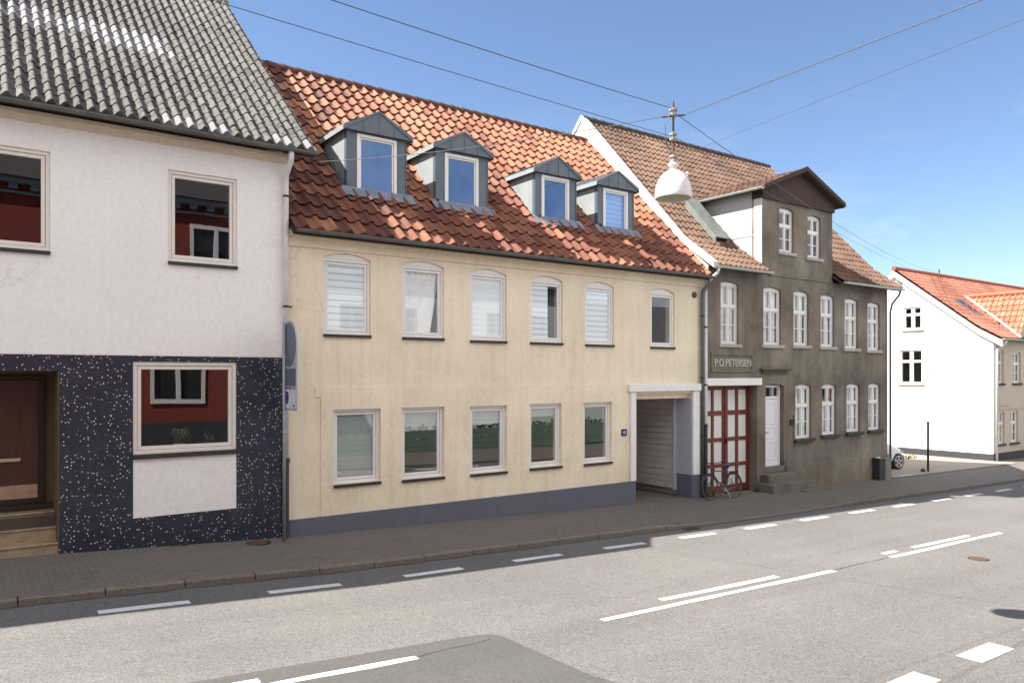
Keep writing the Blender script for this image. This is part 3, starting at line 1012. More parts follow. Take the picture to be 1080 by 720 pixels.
mb.build('door_handle', plain('bronze handle', (0.62, 0.48, 0.36), 0.35, 0.6), dr, bevel=0.004)
for k, (y, za, zb) in enumerate([(13.99, -0.3, 0.345), (14.28, 0.3, 0.555), (14.56, 0.5, 0.765)]):
    mb = MB(); mb.box(-1.69, 1.195, y, 15.0, za, zb - 0.03); mb.box(-1.69, 1.195, y - 0.025, 15.0, zb - 0.03, zb)
    mb.build('entrance_step', M['step_terrazzo'], H1, bevel=0.008)
mb = MB(); mb.box(-1.69, 1.195, 14.80, 14.93, 0.766, 0.86); mb.build('threshold', M['frame_wood'], H1)
# roof
prof1 = [(13.62, 7.16), (19.6, 12.28)]
patch_new = set()


def tone1(i, j, ni, nj):
    xx = XL + (5.32 - XL) * (i + 0.5) / ni
    if j in (9, 10, 11) and 0.2 < xx + 0.12 * (j - 10) < 3.35 and rng.random() < 0.8: return 1.0
    if j == 0 and (2.4 < xx < 3.9 or xx > 4.55) and rng.random() < 0.85: return 1.0
    return min(0.84, max(0, rng.gauss(0.45, 0.12) + 0.5 * mnoise.noise((i * 0.13, j * 0.17, 1.0))))


mb = MB(); pantiles(mb, XL, 5.32, prof1, 0.187, 0.34, hump=0.07, lift=0.018, tone=tone1, roll=0.68, nk=10)
rf = mb.build('roof', M['tile_grey'], H1, smooth=False, recalc=False)
mb = MB()
mb.prism([(13.66, 7.10), (19.6, 12.20), (25.54, 7.10), (25.54, 7.06), (19.6, 12.14), (13.66, 7.05)], lambda p: (XL, p[0], p[1]), lambda p: (5.29, p[0], p[1]))
mb.build('roof_deck', M['deck'], rf)
mb = MB(); mb.add([(XL, 25.6, 7.12), (5.3, 25.6, 7.12), (5.3, 19.6, 12.3), (XL, 19.6, 12.3)], [(0, 1, 2, 3)]); mb.build('back_slope', M['lead_cap'], rf)
mb = MB()
x = XL
while x < 5.3:
    mb.tube([(x, 19.6, 12.27), (min(5.33, x + 0.42), 19.6, 12.25)], [0.13, 0.115], 10); x += 0.4
mb.build('ridge_cap', plain('grey ridge tile', (0.2, 0.19, 0.17), 0.9, var=0.3, scale=8), rf)
mb = MB(); gutter(mb, XL, 5.3, 13.60, 7.13); mb.build('gutter', M['gutter'], H1, recalc=False)
mb = MB(); mb.tube([(4.84, 13.62, 7.07), (4.84, 13.63, 6.92), (4.845, 13.90, 6.72), (4.845, 13.92, 6.55), (4.845, 13.92, 1.4)], 0.05, 12)
dp = mb.build('downpipe', M['white_pipe'], H1, smooth=True)
mb = MB(); mb.tube([(4.845, 13.92, 1.4), (4.845, 13.92, -0.05)], 0.056, 12); mb.lathe([(0.072, 0), (0.072, 0.09)], (4.845, 13.92, 1.36), 12)
mb.build('pipe_foot', M['dark_pipe'], dp, smooth=False)
mb = MB()
for z in (6.3, 4.25, 2.4):
    mb = MB(); mb.lathe([(0.06, 0), (0.06, 0.035)], (4.845, 13.92, z), 12); mb.box(4.83, 4.86, 13.97, 14.0, z, z + 0.03); mb.box(4.90, 4.96, 13.91, 13.93, z, z + 0.03)
    mb.build('pipe_bracket', M['iron'], dp)

# ------------------------------------------------------------------ house 2: cream, orange tiles, four dormers
H2 = thing('cream_house', (10.8, 14, -0.2), 'cream yellow house with orange clay roof tiles, four zinc dormers and an open gateway', 'house')
YL, YR = 4.917, 16.655
up2 = [(5.60, 6.60, 3.79, 5.28), (7.30, 8.30, 3.78, 5.28), (8.95, 9.94, 3.76, 5.25), (10.60, 11.58, 3.76, 5.22), (12.29, 13.25, 3.75, 5.20), (14.56, 15.48, 3.74, 5.18)]
lo2 = [(5.80, 6.81, 0.86, 2.32), (7.28, 8.30, 0.84, 2.32), (8.95, 9.94, 0.83, 2.31), (10.58, 11.54, 0.84, 2.32), (12.23, 13.17, 0.83, 2.32)]
gate = (13.985, 16.165, -0.8, 2.50)
mb = MB()
f, bk = front(14, 0.32)
holes = [archrect(a, b, c, d, 0.10) for a, b, c, d in up2] + [rect(*w) for w in lo2]
mb.wall([(YL, -0.8), (gate[0], -0.8), (gate[0], gate[3]), (gate[1], gate[3]), (gate[1], -0.8), (YR, -0.8), (YR, 5.72), (YL, 5.72)], holes, f, bk)
shell(mb, YL, YR, 14.32, 23.9, -0.8, 5.72, 10.5, 18.87)
mb.build('wall', M['cream_plaster'], H2)
mb = MB()
f3, b3 = front(13.984, 0.016)
mb.wall([(5.55, 0.1), (13.55, 0.1), (13.55, 2.762), (5.44, 2.762), (5.44, 2.57), (5.55, 2.57)], [rect(*w) for w in lo2], f3, b3, back=False)
mb.build('wall_panel', M['cream_plaster'], H2)
mb = MB(); mb.box(YL, YR, 13.955, 14.0, 5.42, 5.72); mb.box(YL, YR, 13.92, 13.955, 5.60, 5.72); mb.build('cornice', M['cream_plaster'], H2, bevel=0.008)
mb = MB(); mb.box(YL, 13.984, 13.955, 14.0, -0.8, 0.275); mb.build('plinth', M['plinth_blue'], H2, bevel=0.006); mb = MB(); mb.box(16.166, 16.6, 13.955, 14.0, -0.8, 0.255)
mb.box(16.12, 16.163, 13.96, 14.5, -0.8, 0.255)
mb.build('plinth', M['plinth_blue'], H2, bevel=0.006)
kinds = ['blind', 'curtain', 'pale', 'blind80', 'blind', 'none']
for (a, b, c, d), kd in zip(up2, kinds):
    w = win_plain(H2, a + 0.003, b - 0.003, c, d - 0.02, 14, rec=0.04, fw=0.055, sash=0.05, head=0.115, glass='glass_clear')
    if kd in ('blind', 'pale', 'blind80'):
        k = MB(); xb = b - 0.11 if kd != 'blind80' else b - 0.38
        k.box(a + 0.09, xb, 14.10, 14.108, c + 0.03, d - 0.06); k.build('blind', M['blind' if kd != 'pale' else 'blind_pale'], w)
    if kd in ('curtain', 'pale', 'blind'):
        k = MB(); n = 26; V, F = [], []
        xa, xb = (a + 0.06, b - 0.05) if kd == 'curtain' else (a + 0.06, a + 0.36)
        for i in range(n + 1):
            t = i / n
            for z, nar in ((c + 0.03, 0.75), (c + 0.6, 0.86), (d - 0.06, 1.0)):
                V.append((xa + (xb - xa) * t * nar, 14.14 + 0.02 * math.sin(t * 40), z))
        for i in range(n):
            for j in range(2): F.append((3 * i + j, 3 * i + 3 + j, 3 * i + 4 + j, 3 * i + 1 + j))
        k.add(V, F); k.build('curtain', M['curtain'], w, smooth=True)
for q, (a, b, c, d) in enumerate(lo2):
    w = win_plain(H2, a + 0.003, b - 0.003, c, d, 13.984, rec=0.075, fw=0.06, sash=0.05)
    if q != 4:
        k = MB(); k.box(a + 0.08, b - 0.08, 14.16, 14.17, d - (1.36, 0.5, 0.42, 0.3)[q], d - 0.06); k.build('blind', M['net'], w)
rooms(H2, YL + 0.3, 13.7, 14.33, 18.6, (-0.1, 2.95, 5.75), (8.6, 11.9))
rooms(H2, 13.75, YR - 0.3, 14.33, 18.6, (2.95, 5.75), ())
# gateway surround
mb = MB()
mb.box(13.80, 13.983, 13.935, 14.0, 0.277, 2.56)
mb.box(16.168, 16.43, 13.935, 14.0, 0.257, 2.56)
mb.box(13.72, 16.52, 13.90, 14.0, 2.562, 2.755)
mb.build('gate_surround', M['white_paint'], H2, bevel=0.008)
mb = MB(); mb.box(13.99, 16.16, 14.12, 14.4, 2.36, 2.5); mb.build('gate_beam', M['cream_plaster'], H2, bevel=0.008)
mb = MB(); mb.box(16.12, 16.163, 13.96, 14.5, 0.257, 2.36); mb.box(16.0, 16.163, 14.5, 14.55, -0.2, 2.36); mb.build('gate_reveal', plain('pale lilac reveal paint', (0.42, 0.43, 0.50), 0.8), H2)
mb = MB()
mb.box(13.70, 13.75, 14.32, 20.0, -0.8, 2.85); mb.box(16.32, 16.35, 14.5, 20.0, -0.8, 2.85); mb.box(13.7, 16.4, 14.4, 20.0, 2.75, 2.85); mb.box(13.75, 16.36, 19.95, 20.0, -0.8, 2.75)
mb.build('passage_wall', plain('grey passage wall', (0.45, 0.43, 0.40), 0.95), H2)
# gate leaf folded back inside the passage, horizontal boards
mb = MB()
zb = -0.20
for k in range(15):
    mb.box(16.205, 16.235, 14.58, 16.75, zb + k * 0.172, zb + k * 0.172 + 0.155)
mb.box(16.235, 16.25, 14.58, 16.75, -0.2, 2.36)
gl_ = mb.build('gate_leaf', plain('pale grey gate boards', (0.80, 0.76, 0.74), 0.7, var=0.12, scale=3), H2, bevel=0.006)
mb = MB(); mb.box(16.185, 16.26, 14.555, 14.60, -0.22, 2.36); mb.build('leaf_edge', M['white_paint'], gl_)
# house number plate
mb = MB(); mb.box(13.49, 13.68, 13.965, 13.984, 1.45, 1.62); np_ = mb.build('number_plate', M['blue_plate'], H2, bevel=0.004)


def text_mesh(txt, size, loc, name, mat, parent, extrude=0.004, width=None, spacing=1.0, yscale=1.0):
    cu = bpy.data.curves.new(name, 'FONT'); cu.body = txt; cu.size = size; cu.extrude = extrude
    cu.align_x = 'CENTER'; cu.align_y = 'CENTER'; cu.space_character = spacing
    t = bpy.data.objects.new(name, cu); COL.objects.link(t)
    dg = bpy.context.evaluated_depsgraph_get(); dg.update()
    me = bpy.data.meshes.new_from_object(t.evaluated_get(dg))
    bpy.data.objects.remove(t)
    xs = [v.co.x for v in me.vertices]
    k = (width / (max(xs) - min(xs))) if width else 1.0
    base = origin_of(parent)
    for v in me.vertices:
        v.co = Vector((loc[0] + v.co.x * k, loc[1] - v.co.z, loc[2] + v.co.y * yscale)) - base
    me.materials.clear(); me.materials.append(mat)
    o = bpy.data.objects.new(name, me); COL.objects.link(o); o.parent = parent
    return o


text_mesh('46', 0.11, (13.585, 13.962, 1.535), 'number', M['sign_white'], np_, 0.002)
mb = MB(); mb.lathe([(0.085, -0.03), (0.085, 0.0)], (16.26, 14.0, 5.19), 20, axis='y')
mb.build('air_vent', M['dark_pipe'], H2)
# roof
DORM = [(6.46, 7.885, 8.15, 8.585, 6.70, 7.63, 6.82, 8.09), (8.60, 10.04, 8.13, 8.55, 8.85, 9.76, 6.78, 8.05), (11.43, 12.79, 8.04, 8.45, 11.64, 12.53, 6.72, 7.98), (13.50, 14.85, 8.02, 8.42, 13.71, 14.61, 6.70, 7.95)]
prof2 = [(13.70, 5.70), (18.87, 10.68)]


def roof2z(y): return 5.70 + (y - 13.70) * (10.68 - 5.70) / (18.87 - 13.70)


def keep2(c):
    for d in DORM:
        if d[0] + 0.06 < c.x < d[1] - 0.06 and c.y > 15.05 and c.z < d[2] - 0.05: return False
    return True


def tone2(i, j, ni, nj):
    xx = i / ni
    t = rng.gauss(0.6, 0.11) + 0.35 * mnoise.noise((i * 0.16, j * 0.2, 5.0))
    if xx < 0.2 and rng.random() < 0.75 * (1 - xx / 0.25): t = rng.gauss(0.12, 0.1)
    if j < 7: t -= (0.24 if j < 5 else 0.15) + 0.25 * mnoise.noise((i * 0.3, j * 0.3, 9.0))  # lower rows darkened: dormer shade painted into the tile tone
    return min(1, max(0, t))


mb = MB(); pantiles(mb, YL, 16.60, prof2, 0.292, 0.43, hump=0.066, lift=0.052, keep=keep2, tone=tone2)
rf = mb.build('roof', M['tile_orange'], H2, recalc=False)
mb = MB()
mb.prism([(13.75, 5.66), (14.95, 6.816), (14.95, 6.75), (13.75, 5.60)], lambda p: (YL, p[0], p[1]), lambda p: (16.6, p[0], p[1]))
xs_ = [YL] + [v for d in DORM for v in (d[0], d[1])] + [16.6]
for a, b in zip(xs_[0::2], xs_[1::2]):
    mb.prism([(14.95, 6.816), (18.87, 10.60), (18.87, 10.53), (14.95, 6.75)], lambda p: (a, p[0], p[1]), lambda p: (b, p[0], p[1]))
for d in DORM:
    ya = 13.70 + (d[2] - 0.02 - 5.66) / 0.9632
    mb.prism([(ya, d[2] - 0.02), (18.87, 10.60), (18.87, 10.53), (ya, d[2] - 0.09)], lambda p: (d[0], p[0], p[1]), lambda p: (d[1], p[0], p[1]))
mb.prism([(18.87, 10.60), (24.0, 5.66), (24.0, 5.6), (18.87, 10.53)], lambda p: (YL, p[0], p[1]), lambda p: (16.6, p[0], p[1]))
mb.build('roof_deck', M['deck'], rf)
mb = MB()
x = YL
while x < 16.55:
    mb.tube([(x, 18.87, 10.70), (min(16.6, x + 0.40), 18.87, 10.685)], [0.115, 0.10], 10); x += 0.38
mb.build('ridge_cap', plain('dark red ridge tile', (0.10, 0.042, 0.03), 0.8, var=0.35, scale=8), rf)
mb = MB(); gutter(mb, YL + 0.05, 16.62, 13.66, 5.70); mb.build('gutter', M['gutter'], H2, recalc=False)
mb = MB(); mb.tube([(16.50, 13.66, 5.62), (16.50, 13.67, 5.5), (16.50, 13.90, 5.3), (16.50, 13.91, 5.1), (16.50, 13.91, -0.45)], 0.047, 12); dp = mb.build('downpipe', M['green_pipe'], H2, smooth=True)
mb = MB()
for z in (4.6, 2.9, 1.3, 0.1):
    mb = MB(); mb.lathe([(0.057, 0), (0.057, 0.035)], (16.50, 13.91, z), 12); mb.build('pipe_bracket', M['iron'], dp)

# dormers
for (x0, x1, ze, zp, wx0, wx1, wz0, wz1) in DORM:
    yf = 14.9
    xc = (x0 + x1) / 2
    zr0 = roof2z(yf)
    yb = 13.70 + (ze - 5.70) / 0.9632 + 0.1
    yp = 13.70 + (zp + 0.05 - 5.70) / 0.9632 + 0.1
    mb = MB()
    f, bk = front(yf, 0.1)
    mb.wall([(x0, zr0 - 0.06), (x1, zr0 - 0.06), (x1, ze), (x0, ze)], [rect(wx0, wx1, wz0, wz1)], f, bk)
    # standing seams on the face
    for sx in (x0 + 0.01, x1 - 0.03): mb.box(sx, sx + 0.02, yf - 0.018, yf - 0.001, zr0 - 0.02, ze - 0.05)
    D = mb.build('dormer', M['zinc'], H2, bevel=0.004)
    mb = MB()
    for xa, xb in ((x0 + 0.001, x0 + 0.06), (x1 - 0.06, x1 - 0.001)):
        mb = MB(); mb.prism([(yf + 0.1, zr0 - 0.04), (yf + 0.1, ze), (yb, ze), (yb, ze - 0.2)], lambda p: (xa, p[0], p[1]), lambda p: (xb, p[0], p[1]))
        xo = xa - 0.007
        for q in (0.45, 0.95):
            if yf + q + 0.3 < yb:
                zl = roof2z(yf + q) + 0.05
                if zl < ze - 0.25: mb.prism([(yf + q, zl), (yf + q + 0.018, zl), (yf + q + 0.39, ze - 0.03), (yf + q + 0.37, ze - 0.03)], lambda p: (xo, p[0], p[1]), lambda p: (xo + 0.012, p[0], p[1]))
        mb.build('cheek', M['zinc_sunlit'], D)
    # gable front panel
    mb = MB(); g0, g1 = yf - 0.10, yf - 0.002
    gp = [(x0 - 0.07, ze - 0.03), (x1 + 0.07, ze - 0.03), (x1 + 0.07, ze + 0.07), (xc, zp + 0.02), (x0 - 0.07, ze + 0.07)]
    mb.prism(gp, lambda p: (p[0], g0, p[1]), lambda p: (p[0], g1, p[1]))
    for k in range(1, 4):
        sx = x0 + (x1 - x0) * k / 4
        zt = ze + 0.05 + (zp - ze - 0.06) * (1 - abs(sx - xc) / ((x1 - x0) / 2 + 0.07))
        mb.box(sx - 0.008, sx + 0.008, g0 - 0.012, g0 + 0.002, ze - 0.02, zt)
    mb.build('gable_panel', M['zinc'], D, bevel=0.003)
    # roof sheets
    mb = MB()
    for s in (-1, 1):
        xe = xc + s * ((x1 - x0) / 2 + 0.085)
        za, zb_ = ze + 0.06, zp + 0.035
        ye = 13.70 + (za - 5.70) / 0.9632 + 0.12
        y0_ = yf - 0.12
        V = [(xe, y0_, za), (xc, y0_, zb_), (xc, yp, zb_), (xe, ye, za), (xe, y0_, za - 0.10), (xc, y0_, zb_ - 0.04), (xc, yp, zb_ - 0.04), (xe, ye, za - 0.10)]
        mb.add(V, [(0, 1, 2, 3), (4, 7, 6, 5), (0, 4, 5, 1), (3, 2, 6, 7), (0, 3, 7, 4)])
        for k in range(4):
            t = (k + 0.5) / 4 * (ye - y0_)
            xa = xe; V2 = [(xe, y0_ + t, za + 0.002), (xc, y0_ + t, zb_ + 0.002), (xc, y0_ + t, zb_ + 0.02), (xe, y0_ + t, za + 0.02)]
            mb.add(V2 + [(p[0], p[1] + 0.012, p[2]) for p in V2], [(0, 1, 2, 3), (4, 7, 6, 5), (3, 2, 6, 7), (0, 3, 7, 4)])
    mb.build('dormer_roof', M['zinc'], D)
    for s in (-1, 1):
        xe = xc + s * ((x1 - x0) / 2 + 0.087)
        ye = 13.70 + (ze + 0.06 - 5.70) / 0.9632 - 0.02
        mb = MB(); mb.box(xe, xe + s * 0.02, yf - 0.1, ye, ze - 0.055, ze + 0.045)
        mb.build('fascia', M['zinc_sunlit'], D)
    mb = MB()
    n = 14
    V, F = [], []
    for i in range(n + 1):
        xx = x0 - 0.12 + (x1 - x0 + 0.24) * i / n
        wv = 0.018 * math.sin(i * 2.3) + rng.uniform(-0.006, 0.006)
        V += [(xx, yf - 0.004, zr0 + 0.10), (xx, yf - 0.07, roof2z(yf - 0.07) + 0.095 + wv), (xx, yf - 0.24 + 0.03 * math.sin(i * 2.3), roof2z(yf - 0.24) + 0.085 + wv)]
    for i in range(n):
        for j in range(2): F.append((3 * i + j, 3 * i + 3 + j, 3 * i + 4 + j, 3 * i + 1 + j))
    mb.add(V, F); mb.build('apron', M['lead'], D, smooth=True, recalc=False)
    mb = MB(); ring(mb, wx0, wx1, wz0, wz1, 0.065, yf - 0.02, yf + 0.08); ring(mb, wx0 + 0.07, wx1 - 0.07, wz0 + 0.07, wz1 - 0.07, 0.035, yf + 0.005, yf + 0.06)
    mb.build('window', M['white_wood'], D, bevel=0.005)
    mb = MB(); pane_quad(mb, wx0 + 0.1, wx1 - 0.1, wz0 + 0.1, wz1 - 0.1, yf + 0.03); mb.build('pane', M['glass_sky_blue'], D)
    if x0 > 13:
        mb = MB(); mb.box(wx0 + 0.09, wx1 - 0.09, yf + 0.11, yf + 0.12, wz0 + 0.05, wz1 - 0.05); mb.build('blind', M['blind'], D)

# ------------------------------------------------------------------ house 3: grey rendered, brown tiles, frontispiece gable
H3 = thing('grey_house', (21.5, 14, -0.5), 'brown grey rendered old house with a raised front gable and a red panelled garage door', 'house')
ZL, ZR = 16.66, 26.45
up3 = [(17.39, 18.19, 3.88, 5.60), (19.35, 20.23, 3.90, 5.57), (20.87, 21.68, 3.92, 5.55), (22.34, 23.12, 3.91, 5.52), (23.74, 24.55, 3.88, 5.48), (25.15, 25.95, 3.85, 5.43)]
lo3 = [(20.97, 21.81, 1.00, 2.63), (22.42, 23.23, 1.05, 2.63), (23.85, 24.67, 1.08, 2.63), (25.21, 25.98, 1.09, 2.63)]
do3 = [(20.14, 20.87, 6.76, 8.05), (21.62, 22.34, 6.72, 8.00)]
mb = MB()
f, bk = front(14, 0.34)
holes = [archrect(a, b, c, d, 0.07) for a, b, c, d in up3 + lo3 + do3]
door3 = (19.45, 20.38, 0.2, 2.66)
holes += [archrect(*door3, 0.06)]
mb.wall([(16.80, -1.0), (16.80, 2.68), (19.05, 2.68), (19.05, -1.0), (ZR, -1.0), (ZR, 6.0), (23.0, 6.0), (23.0, 8.6), (19.27, 8.6), (19.27, 6.0), (ZL, 6.0), (ZL, -1.0)], holes, f, bk)
mb.box(16.80, 19.05, 14.36, 14.5, -1.0, 2.68)
shell(mb, ZL, ZR, 14.34, 24.4, -1.0, 6.0, 11.4, 19.1)
mb.build('wall', M['grey_render'], H3)
mb = MB()
mb.box(20.45, ZR + 0.02, 13.955, 14.0, -1.0, 0.20)
mb.build('plinth', M['grey_render'], H3, bevel=0.01)
mb = MB(); mb.box(19.5, 23.02, 13.975, 14.0, 5.98, 6.05); mb.build('string_course', M['grey_render'], H3, bevel=0.01)
# pale cheek walls of the front gable and its corner strip
mb = MB()
for xa, xb in ((19.268, 19.5), (22.8, 23.002)):
    mb = MB(); mb.prism([(14.34, 5.9), (14.34, 8.56), (16.9, 8.56), (16.9, 8.3), (14.34, 5.95)], lambda p: (xa, p[0], p[1]), lambda p: (xb, p[0], p[1]))
    if xa < 20: mb.box(19.255, 19.268, 14.25, 16.6, 7.18, 7.20)
    mb.build('cheek_wall', M['cheek_plaster'], H3)
mb = MB(); mb.box(19.245, 19.268, 13.985, 14.26, 6.05, 8.5); mb.build('corner_strip', M['beige_plaster'], H3)
# brown boarded gable
mb = MB()
gx0, gx1, ga = 19.24, 23.04, 21.14
mb.prism([(gx0, 8.27), (gx1, 8.27), (gx1, 8.62), (ga, 9.28), (gx0, 8.62)], lambda p: (p[0], 13.93, p[1]), lambda p: (p[0], 14.33, p[1]))
mb.build('gable_boarding', M['brown_boards'], H3)
# front gable roof
mb = MB()
GA = [(-2.12, 8.52), (0.0, 9.36)]
fr = []
for s in (-1, 1):
    V = []
    for (dx, z) in GA:
        for y in (13.72, 17.6 if dx == 0 else 16.75):
            V += [(ga - s * dx, y, z), (ga - s * dx, y, z - 0.09)]
    mb.add(V, [(0, 2, 6, 4), (1, 5, 7, 3), (0, 4, 5, 1), (2, 3, 7, 6), (0, 1, 3, 2)])
FR = mb.build('front_gable_roof', M['deck'], H3)
mb = MB()
for s in (-1, 1):
    V = [(ga + s * 2.15, 13.69, 8.46), (ga, 13.69, 9.30), (ga, 13.69, 9.44), (ga + s * 2.15, 13.69, 8.58)]
    V += [(p[0], 13.72, p[2]) for p in V]
    mb.add(V, [(0, 1, 2, 3), (4, 7, 6, 5), (0, 4, 5, 1), (3, 2, 6, 7), (0, 3, 7, 4), (1, 5, 6, 2)])
mb.build('bargeboard', M['brown_boards'], FR)
for s in (-1, 1):
    mb = MB()
    pantiles(mb, 0.0, 3.7, [(0.0, 8.52), (2.12, 9.36)], 0.22, 0.33, hump=0.045, lift=0.03, ox=Vector((0, 1, 0)) if s > 0 else Vector((0, 1, 0)), base=Vector((ga + s * 2.12, 13.70, 0.01)), wd=Vector((-s, 0, 0)), keep=lambda c: True, nk=6)
    mb.build('gable_tiles', M['tile_brown'], FR, recalc=False)
mb = MB()
n = 8
for (ya, yb_) in ((13.74, 16.55),):
    V, F = [], []
    for Y in (ya, yb_):
        for k in range(n + 1):
            t = math.pi * k / n; V.append((ga - 2.17 - 0.06 * math.cos(t), Y, 8.52 - 0.06 * math.sin(t)))
    mb.add(V, [(k, k + 1, n + 2 + k, n + 1 + k) for k in range(n)])
mb.tube([(ga - 2.17, 16.35, 8.47), (ga - 2.17, 16.35, 8.35), (ga - 2.0, 16.1, 8.2), (ga - 1.98, 16.05, 8.05)], 0.04, 10)
mb.build('gable_gutter', M['pale_gutter'], FR, recalc=False)
def drape(w, a, b, c, d, share):
    # net curtains, added white to stand in for pane reflections, drawn back by different amounts
    xm = (a + b) / 2
    for xa, xb in ((xm - 0.02 - (xm - a - 0.1) * share, xm - 0.02), (b - 0.07 - (b - xm - 0.1) * share, b - 0.07)):
        k = MB(); n = 14; V, F = [], []
        for i in range(n + 1):
            t = i / n
            for z in (c + 0.04, d - 0.06): V.append((xa + (xb - xa) * t, 14.185 + 0.018 * math.sin(t * 19 + a), z))
        F = [(2 * i, 2 * i + 2, 2 * i + 3, 2 * i + 1) for i in range(n)]
        k.add(V, F); k.build('curtain', M['curtain'], w, smooth=True)


for (a, b, c, d) in do3:
    win_cross(H3, a, b, c, d, 14, rise=0.06, sill='concrete_sill')
for (a, b, c, d) in up3:
    w = win_cross(H3, a, b, c, d, 14, rise=0.06, sill='concrete_sill')
    drape(w, a, b, c, d, rng.uniform(0.55, 0.85))
for q, (a, b, c, d) in enumerate(lo3):
    w = win_cross(H3, a, b, c, d, 14, rise=0.06, sill='dark_sill', sill_out=0.12)
    drape(w, a, b, c, d if q != 1 else c + 1.15, rng.uniform(0.6, 0.9))
    if q == 1:
        k = MB(); k.box((a + b) / 2 + 0.06, b - 0.1, 14.20, 14.205, d - 0.42, d - 0.08); k.build('poster', plain('orange paper', (0.75, 0.12, 0.03), 0.7), w)
rooms(H3, ZL + 0.3, ZR - 0.3, 14.52, 18.5, (-0.6, 3.1, 6.0), (19.25, 22.1, 24.9))
mb = MB(); mb.box(19.5, 22.8, 17.5, 17.6, 6.1, 8.5); mb.build('attic_wall', M['interior'], H3)
# main roof with a kicked eave
prof3 = [(13.62, 6.02), (14.75, 6.86), (19.1, 11.50)]


def z3(y): return 6.02 + (y - 13.62) * 0.743 if y < 14.75 else 6.86 + (y - 14.75) * 1.0667


def keep3(c):
    if 19.15 < c.x < 23.1 and c.y < 17.2 and c.z < 8.52: return False
    return True


def tone3(i, j, ni, nj): return min(1, max(0, rng.gauss(0.5, 0.12) + 0.6 * mnoise.noise((i * 0.12, j * 0.15, 3.0))))


mb = MB(); pantiles(mb, ZL + 0.06, 26.75, prof3, 0.22, 0.335, hump=0.045, lift=0.035, keep=keep3, tone=tone3, nk=6)
rf3 = mb.build('roof', M['tile_brown'], H3, recalc=False)
mb = MB()
for a, b in ((16.72, 19.29), (22.98, 26.7)):
    mb.prism([(13.66, 5.98), (14.75, 6.80), (17.0, 9.19), (17.0, 9.10), (14.75, 6.71), (13.66, 5.92)], lambda p: (a, p[0], p[1]), lambda p: (b, p[0], p[1]))
mb.prism([(16.6, 8.77), (19.1, 11.43), (19.1, 11.33), (16.6, 8.67)], lambda p: (19.29, p[0], p[1]), lambda p: (22.98, p[0], p[1]))
for a, b in ((16.72, 19.29), (22.98, 26.7)):
    mb.prism([(17.0, 9.19), (19.1, 11.43), (19.1, 11.33), (17.0, 9.10)], lambda p: (a, p[0], p[1]), lambda p: (b, p[0], p[1]))
mb.prism([(19.1, 11.43), (24.6, 5.98), (24.6, 5.9), (19.1, 11.33)], lambda p: (16.72, p[0], p[1]), lambda p: (26.7, p[0], p[1]))
mb.build('roof_deck', M['deck'], rf3)
mb = MB()
x = ZL
while x < 26.7:
    mb.tube([(x, 19.1, 11.53), (min(26.78, x + 0.42), 19.1, 11.51)], [0.10, 0.088], 10); x += 0.4
mb.build('ridge_cap', M['lead_cap'], rf3)
# mortar points below the ridge
mb = MB()
for k in range(44): mb.box(16.8 + k * 0.226, 16.86 + k * 0.226, 18.93, 18.99, 11.36, 11.43)
mb.build('ridge_mortar', M['deck'], rf3)
# white verge of the gable wall facing the cream roof
mb = MB()
vp = [(13.58, 6.10), (14.75, 6.97), (19.1, 11.62), (24.4, 6.2), (24.4, 6.0), (19.1, 11.42), (14.75, 6.77), (13.58, 5.92)]
mb.prism(vp, lambda p: (16.58, p[0], p[1]), lambda p: (16.78, p[0], p[1]))
vg = mb.build('verge', M['verge_white'], H3, bevel=0.01)
mb = MB(); mb.prism([(13.80, 6.0), (14.75, 6.77), (19.1, 11.42), (24.0, 6.2), (23.9, 5.6), (13.90, 5.6)], lambda p: (16.61, p[0], p[1]), lambda p: (16.66, p[0], p[1])); mb.build('gable_face', M['beige_plaster'], vg)
mb = MB(); gutter(mb, 16.72, 19.2, 13.58, 6.0); mb.build('gutter', M['pale_gutter'], H3, recalc=False); mb = MB(); gutter(mb, 23.06, 26.72, 13.58, 6.0); mb.build('gutter', M['pale_gutter'], H3, recalc=False)
mb = MB(); mb.tube([(16.80, 13.58, 5.95), (16.78, 13.62, 5.8), (16.64, 13.86, 5.55), (16.63, 13.90, 5.35)], 0.045, 12)
mb.tube([(16.63, 13.90, 5.35), (16.63, 13.90, -0.42)], 0.048, 12)
dp = mb.build('downpipe', M['white_pipe'], H3, smooth=True)
mb = MB(); mb.tube([(16.63, 13.90, 1.6), (16.63, 13.90, -0.45)], 0.054, 12)
for z in (4.3, 2.7, 1.6): mb.lathe([(0.06, 0), (0.06, 0.04)], (16.63, 13.9, z), 12)
mb.build('pipe_foot', M['dark_pipe'], dp)
mb = MB(); mb.tube([(26.55, 13.58, 5.95), (26.55, 13.62, 5.8), (26.52, 13.86, 5.5), (26.50, 13.92, 5.2), (26.50, 13.92, -0.7)], 0.036, 12)
mb.build('downpipe', M['green_pipe'], H3, smooth=True)
# name board in the render with raised letters
mb = MB(); ring(mb, 16.95, 18.85, 3.07, 3.62, 0.07, 13.965, 14.0)
nb = mb.build('name_board', M['grey_render'], H3, bevel=0.008)
text_mesh('P.O.PETERSEN', 0.30, (17.93, 13.985, 3.33), 'lettering', M['letter'], nb, 0.012, width=1.62, yscale=1.0)
# garage lintel, ledge over the door
mb = MB(); mb.box(16.70, 19.2, 13.93, 14.0, 2.69, 2.90); mb.build('lintel', M['white_paint'], H3, bevel=0.008)
mb = MB(); mb.box(19.14, 20.58, 13.86, 14.0, 3.13, 3.19); mb.box(19.24, 20.48, 13.92, 14.0, 3.04, 3.13); mb.build('door_hood', M['hood'], H3, bevel=0.012)
